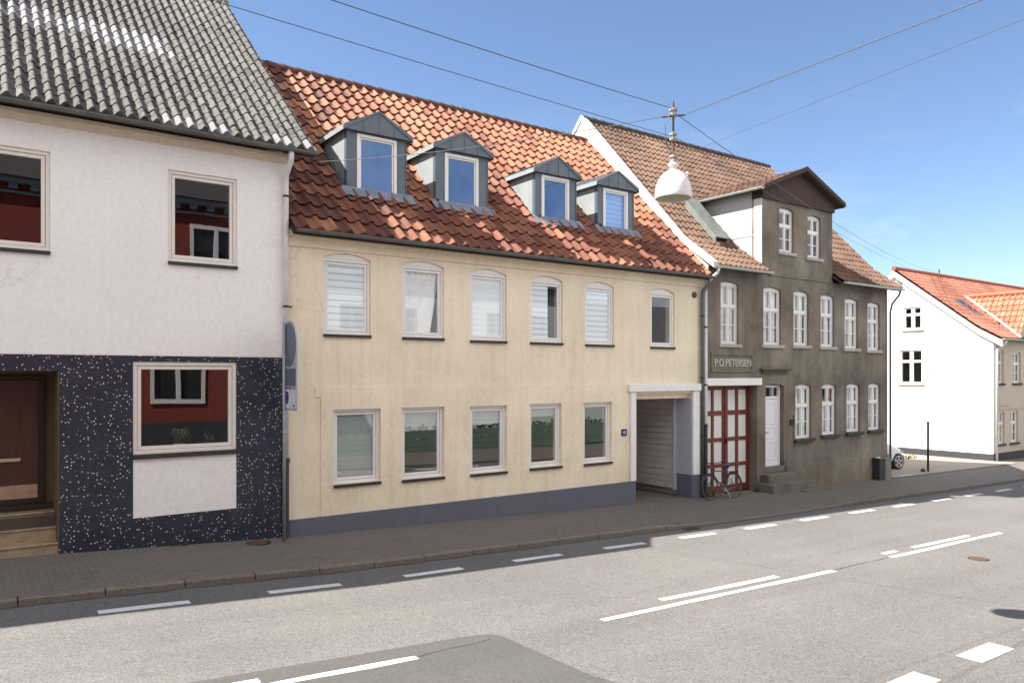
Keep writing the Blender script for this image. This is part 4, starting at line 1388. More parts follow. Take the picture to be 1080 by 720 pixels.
# red garage door: two leaves, glazed panels
mb = MB()
cols = [(16.95, 17.34), (17.43, 17.81), (18.05, 18.42), (18.53, 18.91)]
rows = [(-0.20, 0.33), (0.43, 1.07), (1.18, 1.83), (1.96, 2.56)]
f, bk = front(14.27, 0.05)
mb.wall(rect(16.80, 19.05, -0.40, 2.68), [rect(a, b, c, d) for a, b in cols for c, d in rows], f, bk)
mb.box(17.885, 17.975, 14.25, 14.27, -0.38, 2.66)
rd = mb.build('garage_door', M['red_door'], H3, bevel=0.006)
mb = MB()
for a, b in cols:
    for c, d in rows: pane_quad(mb, a - 0.01, b + 0.01, c - 0.01, d + 0.01, 14.305)
mb.build('pane', M['mesh_glass'], rd)
mb = MB(); mb.box(17.90, 17.94, 14.20, 14.25, 1.0, 1.16); mb.build('door_handle', M['iron'], rd)
# white entrance door with toplight
mb = MB(); dx0, dx1 = 19.47, 20.36
yd = 14.13
ring(mb, dx0, dx1, 0.22, 2.68, 0.07, yd, yd + 0.09)
mb.box(dx0 + 0.07, dx1 - 0.07, yd, yd + 0.09, 2.27, 2.34)
mb.prism([(dx0, 2.68), (dx1, 2.68)] + archrect(dx0, dx1, 0, 2.66, 0.06)[2:-1], lambda p: (p[0], yd + 0.003, p[1]), lambda p: (p[0], yd + 0.085, p[1])) if False else None
wd_ = mb.build('entrance_door', M['door_white'], H3, bevel=0.006)
mb = MB(); mb.box(dx0 + 0.075, dx1 - 0.075, yd + 0.02, yd + 0.07, 0.29, 2.265)
for a, b in ((0.42, 0.98), (1.06, 1.42), (1.50, 2.16)):
    ring(mb, dx0 + 0.17, dx1 - 0.17, a, b, 0.025, yd + 0.008, yd + 0.02)
mb.build('door_leaf', M['door_white'], wd_, bevel=0.004)
mb = MB(); pane_quad(mb, dx0 + 0.07, dx1 - 0.07, 2.34, 2.61, yd + 0.05); mb.build('toplight', M['glass'], wd_)
mb = MB(); mb.box(dx0 + 0.12, dx0 + 0.15, yd - 0.01, yd + 0.02, 1.16, 1.3); mb.tube([(dx0 + 0.135, yd - 0.03, 1.25), (dx0 + 0.26, yd - 0.03, 1.25)], 0.011, 8); mb.build('door_handle', M['iron'], wd_)
mb = MB(); mb.box(19.40, 20.40, 13.99, 14.33, 0.06, 0.215); mb.build('threshold', M['stone_step'], H3, bevel=0.01)
for (a, b, y, za, zb_) in [(19.22, 20.62, 13.72, -0.9, 0.03), (19.0, 21.2, 13.40, -0.9, -0.21)]:
    mb = MB(); mb.box(a, b, y, 13.985, za, zb_); mb.build('entrance_step', M['stone_step'], H3, bevel=0.025)
mb = MB(); mb.box(20.3, 21.9, 13.2, 13.5, -0.9, gz(21) + 0.045); mb.build('stone_slab', M['stone_step'], H3, bevel=0.02)
mb = MB(); mb.tube([(20.72, 13.96, 1.75), (20.72, 13.90, 1.73), (20.70, 13.90, 1.2), (20.78, 13.90, 0.8), (20.78, 13.96, 0.78)], 0.014, 8); mb.build('hand_rail', M['iron'], H3)
mb = MB(); mb.box(20.66, 20.84, 13.95, 14.0, 1.45, 1.62); mb.build('letter_box', M['dark_sill'], H3)
# roof hatch on the brown roof
mb = MB()
hx0, hx1 = 18.12, 18.72
ya, yb_ = 14.78, 15.95
for xa, xb in ((hx0, hx0 + 0.05), (hx1 - 0.05, hx1)):
    mb.prism([(ya, z3(ya)), (ya, z3(ya) + 0.22), (yb_, z3(yb_) + 0.30), (yb_, z3(yb_))], lambda p: (xa, p[0], p[1]), lambda p: (xb, p[0], p[1]))
mb.prism([(yb_ - 0.05, z3(yb_ - 0.05)), (yb_ - 0.05, z3(yb_ - 0.05) + 0.296), (yb_, z3(yb_) + 0.3), (yb_, z3(yb_))], lambda p: (hx0 + 0.05, p[0], p[1]), lambda p: (hx1 - 0.05, p[0], p[1]))
hs = mb.build('roof_hatch', M['hatch'], rf3)
hs.parent = H3
mb = MB()
V = [(hx0 - 0.03, ya - 0.05, z3(ya - 0.05) + 0.26), (hx1 + 0.03, ya - 0.05, z3(ya - 0.05) + 0.26), (hx1 + 0.03, yb_ + 0.03, z3(yb_) + 0.36), (hx0 - 0.03, yb_ + 0.03, z3(yb_) + 0.36)]
mb.add(V + [(p[0], p[1] + 0.02, p[2] - 0.03) for p in V], [(0, 1, 2, 3), (4, 7, 6, 5), (0, 4, 5, 1), (1, 5, 6, 2), (2, 6, 7, 3), (3, 7, 4, 0)])
mb.build('hatch_lid', M['hatch'], hs)
mb = MB(); mb.box(hx0 + 0.03, hx1 + 0.15, ya - 0.22, ya - 0.05, z3(ya - 0.2) + 0.03, z3(ya - 0.2) + 0.10); mb.build('hatch_apron', M['iron'], hs)

# ------------------------------------------------------------------ house 4: white gable house across the side street
H4 = thing('corner_house', (40, 18, -0.8), 'bright white gable house with red roof beyond the side street', 'house')
X4 = 36.7
mb = MB()
gw = [(17.78, 18.63, 5.17, 6.22), (17.74, 18.81, 2.59, 4.18)]
fx, bx = (lambda s, z: (X4, s, z)), (lambda s, z: (X4 + 0.3, s, z))
mb.wall([(14.7, -1.4), (23.4, -1.4), (23.4, 4.6), (19.05, 8.0), (14.7, 4.6)], [rect(*w) for w in gw], fx, bx)
mb.build('wall', M['bright_plaster'], H4)
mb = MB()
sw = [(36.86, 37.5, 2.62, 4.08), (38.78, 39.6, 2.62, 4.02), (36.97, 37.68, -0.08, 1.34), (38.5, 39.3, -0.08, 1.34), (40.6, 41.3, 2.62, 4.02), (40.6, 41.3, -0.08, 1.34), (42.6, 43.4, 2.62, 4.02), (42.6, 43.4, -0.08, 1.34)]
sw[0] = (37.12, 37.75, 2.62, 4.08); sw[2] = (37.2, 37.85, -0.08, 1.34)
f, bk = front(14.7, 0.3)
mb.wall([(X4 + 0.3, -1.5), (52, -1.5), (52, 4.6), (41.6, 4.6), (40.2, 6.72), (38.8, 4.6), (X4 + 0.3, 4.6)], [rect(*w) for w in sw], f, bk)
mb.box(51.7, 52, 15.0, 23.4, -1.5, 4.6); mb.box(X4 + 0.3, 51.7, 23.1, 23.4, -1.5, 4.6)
mb.build('street_wall', M['shaded_plaster'], H4)
mb = MB(); mb.box(X4 + 0.3, 38.6, 14.66, 14.7, 1.62, 1.70); mb.box(X4 + 0.3, 52, 14.665, 14.7, 1.45, 1.50); mb.build('string_course', M['shaded_plaster'], H4)
mb = MB(); mb.box(X4 - 0.03, X4, 14.67, 23.4, -1.6, -0.50); mb.box(X4, 52, 14.67, 14.7, -1.7, -0.48); mb.build('plinth', M['plinth_dark'], H4)
for (a, b, c, d) in sw:
    win_cross(H4, a, b, c, d, 14.7, rise=0, rec=0.08, sill='dark_sill', bars=True, glass='glass')


def win_cross_x(house, y0, y1, z0, z1, X):
    mb = MB()
    w_ = 0.07
    xa, xb = X + 0.05, X + 0.13
    def bx_(ya, yb, za, zb, o=0): mb.box(xa - o, xb, ya, yb, za, zb)
    bx_(y0, y1, z0, z0 + w_); bx_(y0, y1, z1 - w_, z1); bx_(y0, y0 + w_, z0 + w_, z1 - w_); bx_(y1 - w_, y1, z0 + w_, z1 - w_)
    zt = z0 + (z1 - z0) * 0.66; ym = (y0 + y1) / 2
    bx_(y0 + w_, y1 - w_, zt - 0.06, zt + 0.06, 0.01); bx_(ym - 0.08, ym + 0.08, z0 + w_, zt - 0.06); bx_(ym - 0.08, ym + 0.08, zt + 0.06, z1 - w_)
    w = mb.build('window', M['white_wood'], house)
    p = MB(); p.add([(X + 0.1, y0, z0), (X + 0.1, y1, z0), (X + 0.1, y1, z1), (X + 0.1, y0, z1)], [(3, 2, 1, 0)]); p.build('pane', M['glass'], w)
    s = MB(); s.box(X - 0.07, X + 0.06, y0 - 0.08, y1 + 0.08, z0 - 0.09, z0 - 0.003); s.build('sill', M['concrete_sill'], w)


for w in gw: win_cross_x(H4, *w, X4)
mb = MB(); mb.lathe([(0.17, -0.02), (0.17, 0.01)], (X4 - 0.01, 18.88, 7.38), 20, axis='x'); mb.build('round_vent', M['cabinet_grey'], H4)
mb = MB(); mb.box(X4 + 0.31, 51.6, 15.01, 23.0, 1.9, 2.0); mb.box(40.0, 40.1, 15.01, 23.0, -1, 4.6); mb.build('floor_slab', M['dark_floor'], H4)
prof4 = [(14.35, 4.62), (15.3, 5.18), (19.05, 8.12)]
mb = MB(); pantiles(mb, X4 - 0.12, 52, prof4, 0.23, 0.35, hump=0.045, lift=0.03, nk=6, tone=tone3, keep=lambda c: not (c.x > 38.8 + (c.z - 4.62) * 0.64 and c.x < 41.6 - (c.z - 4.62) * 0.64 and c.z < 6.8))
r4 = mb.build('roof', M['tile_old_red'], H4, recalc=False)
mb = MB()
mb.prism([(14.4, 4.58), (15.3, 5.12), (19.05, 8.05), (23.7, 4.5), (23.7, 4.42), (19.05, 7.97), (15.3, 5.05), (14.4, 4.5)], lambda p: (X4 - 0.08, p[0], p[1]), lambda p: (52, p[0], p[1]))
mb.build('roof_deck', M['deck'], r4)
mb = MB()
x = X4 - 0.12
while x < 51.9: mb.tube([(x, 19.05, 8.16), (x + 0.42, 19.05, 8.14)], [0.12, 0.105], 8); x += 0.4
mb.build('ridge_cap', plain('red ridge tile', (0.3, 0.09, 0.05), 0.8), r4)
mb = MB()
mb.prism([(14.3, 4.50), (15.3, 5.08), (19.05, 8.02), (23.8, 4.4), (23.8, 4.15), (19.05, 7.74), (15.3, 4.82), (14.3, 4.22)], lambda p: (X4 - 0.13, p[0], p[1]), lambda p: (X4, p[0], p[1]))
mb.build('verge_board', M['white_paint'], r4, bevel=0.01)
# cross gable with newer tiles
mb = MB(); gtop = 7.45
pantiles(mb, 14.45, 19.0, [(0.0, 4.62), (1.42, 6.80)], 0.24, 0.34, hump=0.06, lift=0.04, ox=Vector((0, 1, 0)), base=Vector((38.78, 0, 0)), wd=Vector((1, 0, 0)), nk=6, keep=lambda c: c.y < 14.35 + (c.z - 4.5) * 1.285 + 0.1)
pantiles(mb, 14.45, 19.0, [(0.0, 4.62), (1.42, 6.80)], 0.24, 0.34, hump=0.06, lift=0.04, ox=Vector((0, 1, 0)), base=Vector((41.62, 0, 0)), wd=Vector((-1, 0, 0)), nk=6, keep=lambda c: c.y < 14.35 + (c.z - 4.5) * 1.285 + 0.1)
CG = mb.build('cross_gable_roof', M['tile_new_red'], H4, recalc=False)
mb = MB(); mb.prism([(38.83, 4.6), (40.2, 6.72), (41.57, 4.6)], lambda p: (p[0], 14.72, p[1]), lambda p: (p[0], 14.72 + (p[1] - 4.6) * 1.27, p[1])); mb.build('gable_core', M['deck'], CG)
mb = MB(); mb.tube([(40.2, 14.4, 6.85), (40.2, 17.4, 6.85)], 0.11, 8); mb.build('ridge_cap', plain('orange ridge tile', (0.45, 0.14, 0.07), 0.8), CG)
mb = MB(); mb.tube([(38.72, 14.36, 4.68), (39.35, 15.6, 5.62), (40.15, 17.3, 6.85)], 0.05, 8); mb.build('valley_sheet', M['pale_gutter'], CG)
mb = MB(); gutter(mb, X4, 38.75, 14.3, 4.58); mb.build('gutter', M['pale_gutter'], H4, recalc=False)
mb = MB(); mb.tube([(37.0, 14.3, 4.5), (36.98, 14.35, 4.35), (36.85, 14.60, 4.1), (36.85, 14.62, -1.0)], 0.055, 10); mb.build('downpipe', M['white_pipe'], H4, smooth=True)
mb = MB()
ya, yb_ = 16.1, 17.0
zf = lambda y: 5.18 + (y - 15.3) * 0.784
V = [(38.3, ya, zf(ya) + 0.09), (39.0, ya, zf(ya) + 0.09), (39.0, yb_, zf(yb_) + 0.09), (38.3, yb_, zf(yb_) + 0.09)]
mb.add(V + [(p[0], p[1], p[2] - 0.1) for p in V], [(0, 1, 2, 3), (4, 7, 6, 5), (0, 4, 5, 1), (1, 5, 6, 2), (2, 6, 7, 3), (3, 7, 4, 0)])
rw = mb.build('roof_window', M['zinc'], H4)
mb = MB(); V = [(38.37, ya + 0.08, zf(ya + 0.08) + 0.094), (38.93, ya + 0.08, zf(ya + 0.08) + 0.094), (38.93, yb_ - 0.08, zf(yb_ - 0.08) + 0.094), (38.37, yb_ - 0.08, zf(yb_ - 0.08) + 0.094)]
mb.add(V, [(0, 1, 2, 3)]); mb.build('pane', M['car_glass'], rw, recalc=False)
# mast behind
mb = MB(); mb.tube([(44.3, 20.5, 4.0), (44.3, 20.5, 8.9)], [0.05, 0.03], 8); tag(mb.build('mast', M['iron'], loc=(44.3, 20.5, 4.0)), 'thin dark mast rising behind the red roofs at the far right', 'mast')

# ------------------------------------------------------------------ houses on the near side of the street (seen in the window panes)
H5 = thing('red_house', (2, -1.5, 0), 'red painted house with white windows on the near side, mirrored in the left panes', 'house')
YN = -1.5
mb = MB()
upn = [(-9.6 + k * 4.05 + 0.25, -9.6 + k * 4.05 + 1.87, 7.0, 8.40) for k in range(5)]
lon = [(-9.6 + k * 3.0 + 0.1, -9.6 + k * 3.0 + 1.7, 2.1, 3.9) for k in range(6)]
allw = upn + lon
g1, g2 = (lambda s, z: (s, YN, z)), (lambda s, z: (s, YN - 0.3, z))
mb.wall([(-12, -0.5), (9.0, -0.5), (9.0, 9.3), (-12, 9.3)], [rect(*w) for w in allw], g1, g2)
mb.box(-12, -11.7, -11, YN - 0.3, -0.5, 9.3); mb.box(8.7, 9.0, -11, YN - 0.3, -0.5, 9.3); mb.box(-12, 9, -11.3, -11, -0.5, 9.3)
mb.build('wall', M['red_wall'], H5)
mb = MB(); mb.box(-12, 9.0, YN, YN + 0.06, -0.6, 1.25); mb.build('plinth', M['plinth_dark'], H5)
mb = MB(); mb.box(-12, 9.02, YN, YN + 0.22, 9.25, 9.45); mb.box(-12, 9.02, YN, YN + 0.1, 8.9, 8.98)
for k in range(34): mb.box(-11.9 + k * 0.62, -11.65 + k * 0.62, YN, YN + 0.16, 9.05, 9.25)
mb.build('cornice', M['zinc_sunlit'], H5)
mb = MB(); mb.prism([(YN + 0.4, 9.45), (-6.4, 13.2), (-11.6, 9.45)], lambda p: (-12.1, p[0], p[1]), lambda p: (9.1, p[0], p[1])); mb.build('roof', M['lead_cap'], H5)
for (a, b, c, d) in allw:
    mb = MB()
    for (x0_, x1_, z0_, z1_) in ((a - 0.12, b + 0.12, c - 0.16, c), (a - 0.12, b + 0.12, d, d + 0.14), (a - 0.12, a, c, d), (b, b + 0.12, c, d), ((a + b) / 2 - 0.07, (a + b) / 2 + 0.07, c, d)):
        mb.box(x0_, x1_, YN - 0.05, YN + 0.07, z0_, z1_)
    w = mb.build('window', M['white_wood'], H5)
    mb = MB(); mb.add([(a, YN - 0.06, c), (b, YN - 0.06, c), (b, YN - 0.06, d), (a, YN - 0.06, d)], [(3, 2, 1, 0)]); mb.build('pane', M['car_glass'], w, recalc=False)

def near_house(x0, x1, ze, zr, label, storeys, pitch, roofmat):
    H = thing('garden_house', ((x0 + x1) / 2, -7, gz((x0 + x1) / 2)), label, 'house')
    mb = MB(); mb.box(x0, x1, -15, -7, -3, ze); mb.build('wall', M['bright_plaster'], H)
    mb = MB(); mb.prism([(-6.6, ze), (-11, zr), (-15.4, ze)], lambda p: (x0 - 0.3, p[0], p[1]), lambda p: (x1 + 0.3, p[0], p[1])); mb.build('roof', roofmat, H)
    mb = MB(); mb.box(x0, x1, -7.0, -6.9, ze - 0.35, ze - 0.02); mb.build('cornice', M['zinc_sunlit'], H)
    n = int((x1 - x0 - 1) / pitch)
    for k in range(n):
        for z in storeys:
            x = x0 + 1.0 + k * pitch
            mb = MB()
            for q in ((x, x + 1.3, z - 0.08, z), (x, x + 1.3, z + 1.5, z + 1.58), (x, x + 0.09, z, z + 1.5), (x + 1.21, x + 1.3, z, z + 1.5), (x + 0.6, x + 0.7, z, z + 1.5), (x + 0.09, x + 0.6, z + 0.95, z + 1.02), (x + 0.7, x + 1.21, z + 0.95, z + 1.02)):
                mb.box(q[0], q[1], -7.02, -6.93, q[2], q[3])
            w = mb.build('window', M['zinc_sunlit'], H)
            mb = MB(); mb.add([(x, -6.985, z), (x + 1.3, -6.985, z), (x + 1.3, -6.985, z + 1.5), (x, -6.985, z + 1.5)], [(3, 2, 1, 0)]); mb.build('pane', M['car_glass'], w)


near_house(11.0, 29.5, 8.0, 9.4, 'tall white plastered house behind the green fence on the near side', (1.6, 4.9), 2.9, plain('dark slate roof', (0.09, 0.09, 0.1), 0.8))
near_house(30.5, 64.0, 4.6, 8.0, 'long low white house further down the near side of the street', (1.3,), 3.4, plain('grey slate roof', (0.12, 0.12, 0.13), 0.8))
hf = thing('garden_fence', (20, -2.2, -0.6), 'low green board fence along the garden on the near side of the street', 'fence')
mb = MB()
for k in range(3): mb.box(9.2, 40, -2.2, -2.16, gz(20) - 0.1 + k * 0.34, gz(20) + 0.22 + k * 0.34)
mb.build('fence_board', M['fence_green'], hf)
mb = MB()
for k in range(13): mb.box(9.4 + k * 2.5, 9.5 + k * 2.5, -2.3, -2.2, -1.6, 0.75)
mb.build('fence_post', M['fence_green'], hf)
mb = MB()
V, F = [], []
for k in range(5200):
    p = Vector((rng.uniform(9.4, 41), rng.uniform(-3.6, -2.6), rng.uniform(-1.0, 0.55)))
    a = Vector((rng.gauss(0, 1), rng.gauss(0, 1), rng.gauss(0, 1))).normalized() * 0.11
    b = a.cross(Vector((rng.gauss(0, 1), rng.gauss(0, 1), rng.gauss(0, 1)))).normalized() * 0.07
    i = len(V); V += [p - a, p + b, p + a, p - b]; F.append((i, i + 1, i + 2, i + 3))
mb.add(V, F); tag(mb.build('hedge', M['hedge'], loc=(25, -3, -0.8), recalc=False), 'clipped green hedge behind the low green fence on the near side', 'hedge')
mb = MB(); mb.box(9.05, 62, -7.0, -1.45, -3.0, gz(62) - 0.0)
V = []
for x in [9.05, 13.85, 26.4, 36.7, 62]: V += [(x, -7.0, gz(x) + 0.004), (x, -1.4, gz(x) + 0.004)]
mb = MB(); mb.add(V, [(2 * i, 2 * i + 2, 2 * i + 3, 2 * i + 1) for i in range(4)])
tag(mb.build('lawn', plain('lawn', (0.06, 0.1, 0.03), 0.95, var=0.4, scale=3), recalc=False), kind='structure')

# ------------------------------------------------------------------ sign on its post
SG = thing('traffic_sign', (4.70, 13.60, gz(4.7)), 'tall rounded grey sign board with a small white plate on a thin post', 'sign')
mb = MB(); mb.tube([(4.70, 13.60, gz(4.7) - 0.1), (4.70, 13.60, 3.95)], 0.03, 12); mb.build('post', M['galv'], SG, smooth=True)
xs0, xs1 = 4.735, 4.76
yc, hw = 13.44, 0.37
poly = [(yc - hw, 2.36), (yc + hw, 2.36), (yc + hw, 3.58)] + [(yc + hw * math.cos(math.pi * k / 16), 3.58 + 0.40 * math.sin(math.pi * k / 16)) for k in range(1, 16)] + [(yc - hw, 3.58)]
mb = MB(); mb.prism(poly, lambda p: (xs0, p[0], p[1]), lambda p: (xs1, p[0], p[1])); bd = mb.build('board', M['sign_frame'], SG, bevel=0.004)
mb = MB()
mb.prism([(yc + 0.345 * math.cos(2 * math.pi * k / 32), 3.54 + 0.40 * math.sin(2 * math.pi * k / 32)) for k in range(32)], lambda p: (xs0 - 0.006, p[0], p[1]), lambda p: (xs0, p[0], p[1]))
mb.prism(rect(yc - 0.33, yc + 0.33, 2.80, 3.11), lambda p: (xs0 - 0.005, p[0], p[1]), lambda p: (xs0, p[0], p[1]))
mb.build('dark_panel', M['sign_back'], bd)
mb = MB(); mb.prism(rect(yc - 0.33, yc + 0.33, 2.40, 2.73), lambda p: (xs0 - 0.005, p[0], p[1]), lambda p: (xs0, p[0], p[1])); mb.build('white_plate', M['sign_white'], bd)
mb = MB(); mb.prism([(yc + 0.09 + 0.085 * math.cos(2 * math.pi * k / 24), 2.585 + 0.115 * math.sin(2 * math.pi * k / 24)) for k in range(24)], lambda p: (xs0 - 0.009, p[0], p[1]), lambda p: (xs0 - 0.005, p[0], p[1]))
mb.prism(rect(yc - 0.29, yc - 0.23, 2.43, 2.47), lambda p: (xs0 - 0.009, p[0], p[1]), lambda p: (xs0 - 0.005, p[0], p[1]))
mb.build('blue_mark', M['sign_blue'], bd)
mb = MB(); mb.prism(rect(yc - 0.12, yc + 0.16, 2.742, 2.775), lambda p: (xs0 - 0.007, p[0], p[1]), lambda p: (xs0, p[0], p[1])); mb.build('red_strip', M['sign_red'], bd)
mb = MB(); mb.box(4.70, 4.735, 13.575, 13.63, 3.3, 3.34); mb.box(4.70, 4.735, 13.575, 13.63, 2.5, 2.54); mb.build('clamp', M['galv'], SG)

# ------------------------------------------------------------------ hanging street lamp and its wires
LX, LY = 7.74, 7.02
LP = thing('street_lamp', (LX, LY, 5.36), 'white dome street lamp hung on wires above the middle of the road', 'street lamp')
mb = MB()
prof = [(0.245, 5.37), (0.25, 5.385), (0.247, 5.42), (0.243, 5.48), (0.226, 5.56), (0.195, 5.63), (0.15, 5.69), (0.095, 5.73), (0.05, 5.75), (0.045, 5.80), (0.075, 5.81), (0.075, 5.83), (0.05, 5.84), (0.048, 5.87)]
mb.lathe([(r_, h_) for r_, h_ in prof], (LX, LY, 0), 36, caps=False)
mb.lathe([(0.233, 5.375), (0.245, 5.37)], (LX, LY, 0), 36, caps=False)
mb.build('lamp_shade', M['lamp_white'], LP, smooth=True)
mb = MB(); mb.lathe([(0.0, 5.355), (0.12, 5.36), (0.232, 5.377)], (LX, LY, 0), 36, caps=False); mb.build('lens', M['lamp_lens'], LP, smooth=True)
mb = MB()
for zc in (5.90, 6.20, 6.53):
    k = 0.052 if zc < 6.4 else 0.058
    mb = MB(); mb.lathe([(0.02, -0.06), (k, -0.045), (k, -0.02), (0.032, -0.008), (0.032, 0.008), (k, 0.02), (k, 0.045), (0.02, 0.06)], (LX, LY, zc), 18)
    mb.build('insulator', M['porcelain'], LP, smooth=False)
mb = MB(); mb.tube([(LX, LY, 5.86), (LX, LY, 6.66)], 0.014, 8); mb.tube([(LX, LY, 6.64), (LX, LY, 6.70)], [0.012, 0.002], 8)
mb.tube([(LX - 0.14, LY + 0.08, 6.46), (LX + 0.14, LY - 0.08, 6.50)], 0.012, 8)
mb.build('rod', M['rust'], LP)
mb = MB(); mb.tube([(LX - 0.06, LY, 6.50), (LX - 0.14, LY + 0.02, 6.35), (LX - 0.13, LY + 0.02, 6.1), (LX - 0.03, LY, 5.98)], 0.006, 6)
mb.build('lead_wire', M['cable'], LP)
mb = MB(); mb.lathe([(0.0, 0.0), (0.02, 0.01), (0.022, 0.03), (0.015, 0.045), (0.0, 0.05)], (LX + 0.225, LY - 0.05, 5.71), 12, caps=False); mb.tube([(LX + 0.18, LY - 0.04, 5.64), (LX + 0.225, LY - 0.05, 5.71)], 0.007, 6); mb.build('light_sensor', M['lamp_white'], LP)


def cable(a, b, sag, label, r=0.0055, n=24, cat='cable', group=None):
    a, b = Vector(a), Vector(b)
    pts = []
    for i in range(n + 1):
        t = i / n
        p = a.lerp(b, t); p.z -= sag * 4 * t * (1 - t)
        pts.append(p)
    mb = MB(); mb.tube(pts, r, 6)
    return tag(mb.build('overhead_cable', M['cable'], loc=tuple(a), recalc=False), label, cat, 'wires over the street')


LT = (LX, LY, 6.50)
cable((LX - 0.12, LY + 0.07, 6.47), (5.2, 13.75, 6.97), 0.10, 'span wire from the lamp rod to the corner of the white house', 0.006)
cable((LX + 0.12, LY - 0.07, 6.50), (6.78, -1.4, 6.16), 0.0, 'span wire rising from the lamp to the top right edge of the sky', 0.0065)
cable((LX - 0.05, LY, 6.58), (-14, 5.4, 6.95), 0.30, 'cable from the lamp top running up to the top edge left of the lamp')
cable((LX + 0.05, LY, 6.52), (44.3, 20.45, 8.75), 0.45, 'upper cable from the lamp top passing over the brown gable towards the far roofs')
cable((LX - 0.05, LY, 6.20), (-14, 7.6, 7.39), 0.16, 'thin cable crossing the sky above the orange ridge to the lower lamp insulator', 0.0045)
cable((LX + 0.05, LY, 6.20), (44.3, 20.5, 8.45), 0.30, 'lower cable from the lamp insulator crossing in front of the two gable windows', 0.0045)
cable((28.0, 28.0, 13.33), (9.6, -1.4, 7.32), 0.0, 'long cable crossing the street from behind the brown ridge to the upper right', 0.0065)

# ------------------------------------------------------------------ bicycle
def bicycle():
    zf = gz(16.3) - 0.012
    zr = gz(17.3) - 0.012
    R = 0.335
    lean = 0.11
    ax = Vector((1.02, 0.02, zr - zf)).normalized()
    up = Vector((0, lean, 1)).normalized()
    base = Vector((16.33, 13.47, zf))
    B = thing('bicycle', base, 'old dark bicycle leaning against the red garage door', 'bicycle')

    def P(u, v, w=0.0):   # along, up, sideways
        side = ax.cross(up)
        return base + ax * u + up * v + side * w
    for u in (0.0, 1.02):
        ctr = P(u, R)
        pts = [ctr + (ax * math.cos(a) + up * math.sin(a)) * R for a in [2 * math.pi * k / 40 for k in range(40)]]
        mb = MB(); mb.tube(pts, 0.021, 8, closed=True); w = mb.build('wheel', M['tyre_grey'], B, smooth=True)
        mb = MB(); mb.tube([ctr + (p - ctr) * 0.935 for p in pts], 0.012, 6, closed=True); mb.build('rim', M['rim_dull'], w, smooth=True)
        mb = MB()
        for k in range(18):
            a = 2 * math.pi * k / 18 + 0.1
            mb.tube([P(u, R, 0.02 * (1 if k % 2 else -1)) + (ax * math.cos(a) + up * math.sin(a)) * 0.025, ctr + (ax * math.cos(a + 0.25) + up * math.sin(a + 0.25)) * R * 0.92], 0.0028, 4)
        mb.tube([P(u, R, -0.05), P(u, R, 0.05)], 0.022, 10)
        mb.build('spokes', M['rim_dull'], w)
        mb = MB()
        rr = R + 0.035
        arc = [ctr + (ax * math.cos(a) + up * math.sin(a)) * rr for a in ([rad(35 + 130 * k / 14) for k in range(15)] if u == 0 else [rad(-8 + 150 * k / 14) for k in range(15)])]
        mb.tube(arc, 0.02, 6); mb.build('mudguard', M['iron'], B)
    mb = MB()
    bb, seat, head_b, head_t = P(0.56, 0.29), P(0.70, 0.80), P(0.20, 0.64), P(0.235, 0.84)
    for a, b, r in [(bb, seat, 0.017), (bb, head_b, 0.019), (P(0.68, 0.72), P(0.225, 0.78), 0.016), (head_b, head_t, 0.019),
                    (P(0.545, 0.29, 0.035), P(1.02, R, 0.055), 0.010), (P(0.545, 0.29, -0.035), P(1.02, R, -0.055), 0.010),
                    (P(0.68, 0.70, 0.02), P(1.02, R, 0.055), 0.009), (P(0.68, 0.70, -0.02), P(1.02, R, -0.055), 0.009)]:
        mb.tube([a, b], r, 8)
    mb.build('frame', M['iron'], B)
    mb = MB()
    for s in (-1, 1): mb.tube([P(0.2, 0.64, 0.03 * s), P(0.06, 0.42, 0.05 * s), P(0, R, 0.055 * s)], 0.012, 8)
    mb.tube([P(0.18, 0.66, -0.04), P(0.18, 0.66, 0.04)], 0.016, 8)
    mb.build('fork', M['iron'], B)
    mb = MB()
    mb.tube([head_t, P(0.25, 0.93), P(0.2, 0.97)], 0.012, 8)
    bar = [P(0.36, 0.99, 0.30), P(0.24, 1.0, 0.24), P(0.18, 0.985, 0.1), P(0.19, 0.975, 0), P(0.18, 0.985, -0.1), P(0.24, 1.0, -0.24), P(0.36, 0.99, -0.30)]
    mb.tube(bar, 0.012, 8)
    hb = mb.build('handlebar', M['iron'], B)
    mb = MB()
    for s in (0, -1):
        q = bar[0:2] if s == 0 else [bar[-1], bar[-2]]
        mb.tube([q[0], q[0].lerp(q[1], 0.9)], 0.018, 8)
    mb.build('grip', M['rubber'], hb)
    mb = MB()
    pts = [P(0.60, 0.885), P(0.66, 0.895), P(0.74, 0.90), P(0.83, 0.90), P(0.87, 0.89)]
    mb.tube(pts, [0.018, 0.03, 0.065, 0.085, 0.05], 12); mb.tube([seat, P(0.72, 0.88)], 0.012, 8)
    mb.build('saddle', M['saddle'], B, smooth=True)
    mb = MB()
    mb.tube([P(0.72, 0.70), P(0.80, 0.72), P(1.20, 0.72)], 0.008, 6)
    for w_ in (-0.06, 0.06):
        mb.tube([P(0.74, 0.72, w_), P(1.22, 0.72, w_)], 0.007, 6); mb.tube([P(1.12, 0.72, w_), P(1.02, R, w_)], 0.006, 6)
    for u in (0.8, 0.95, 1.1, 1.22): mb.tube([P(u, 0.72, -0.06), P(u, 0.72, 0.06)], 0.006, 6)
    rk = mb.build('carrier', M['iron'], B)
    mb = MB(); mb.tube([P(1.235, 0.68), P(1.26, 0.68)], 0.03, 10); mb.build('rear_light', M['lamp_red'], rk)
    mb = MB()
    side = ax.cross(up)
    s = 0.05
    mb.tube([P(0.56, 0.29, -0.07), P(0.56, 0.29, 0.07)], 0.018, 8)
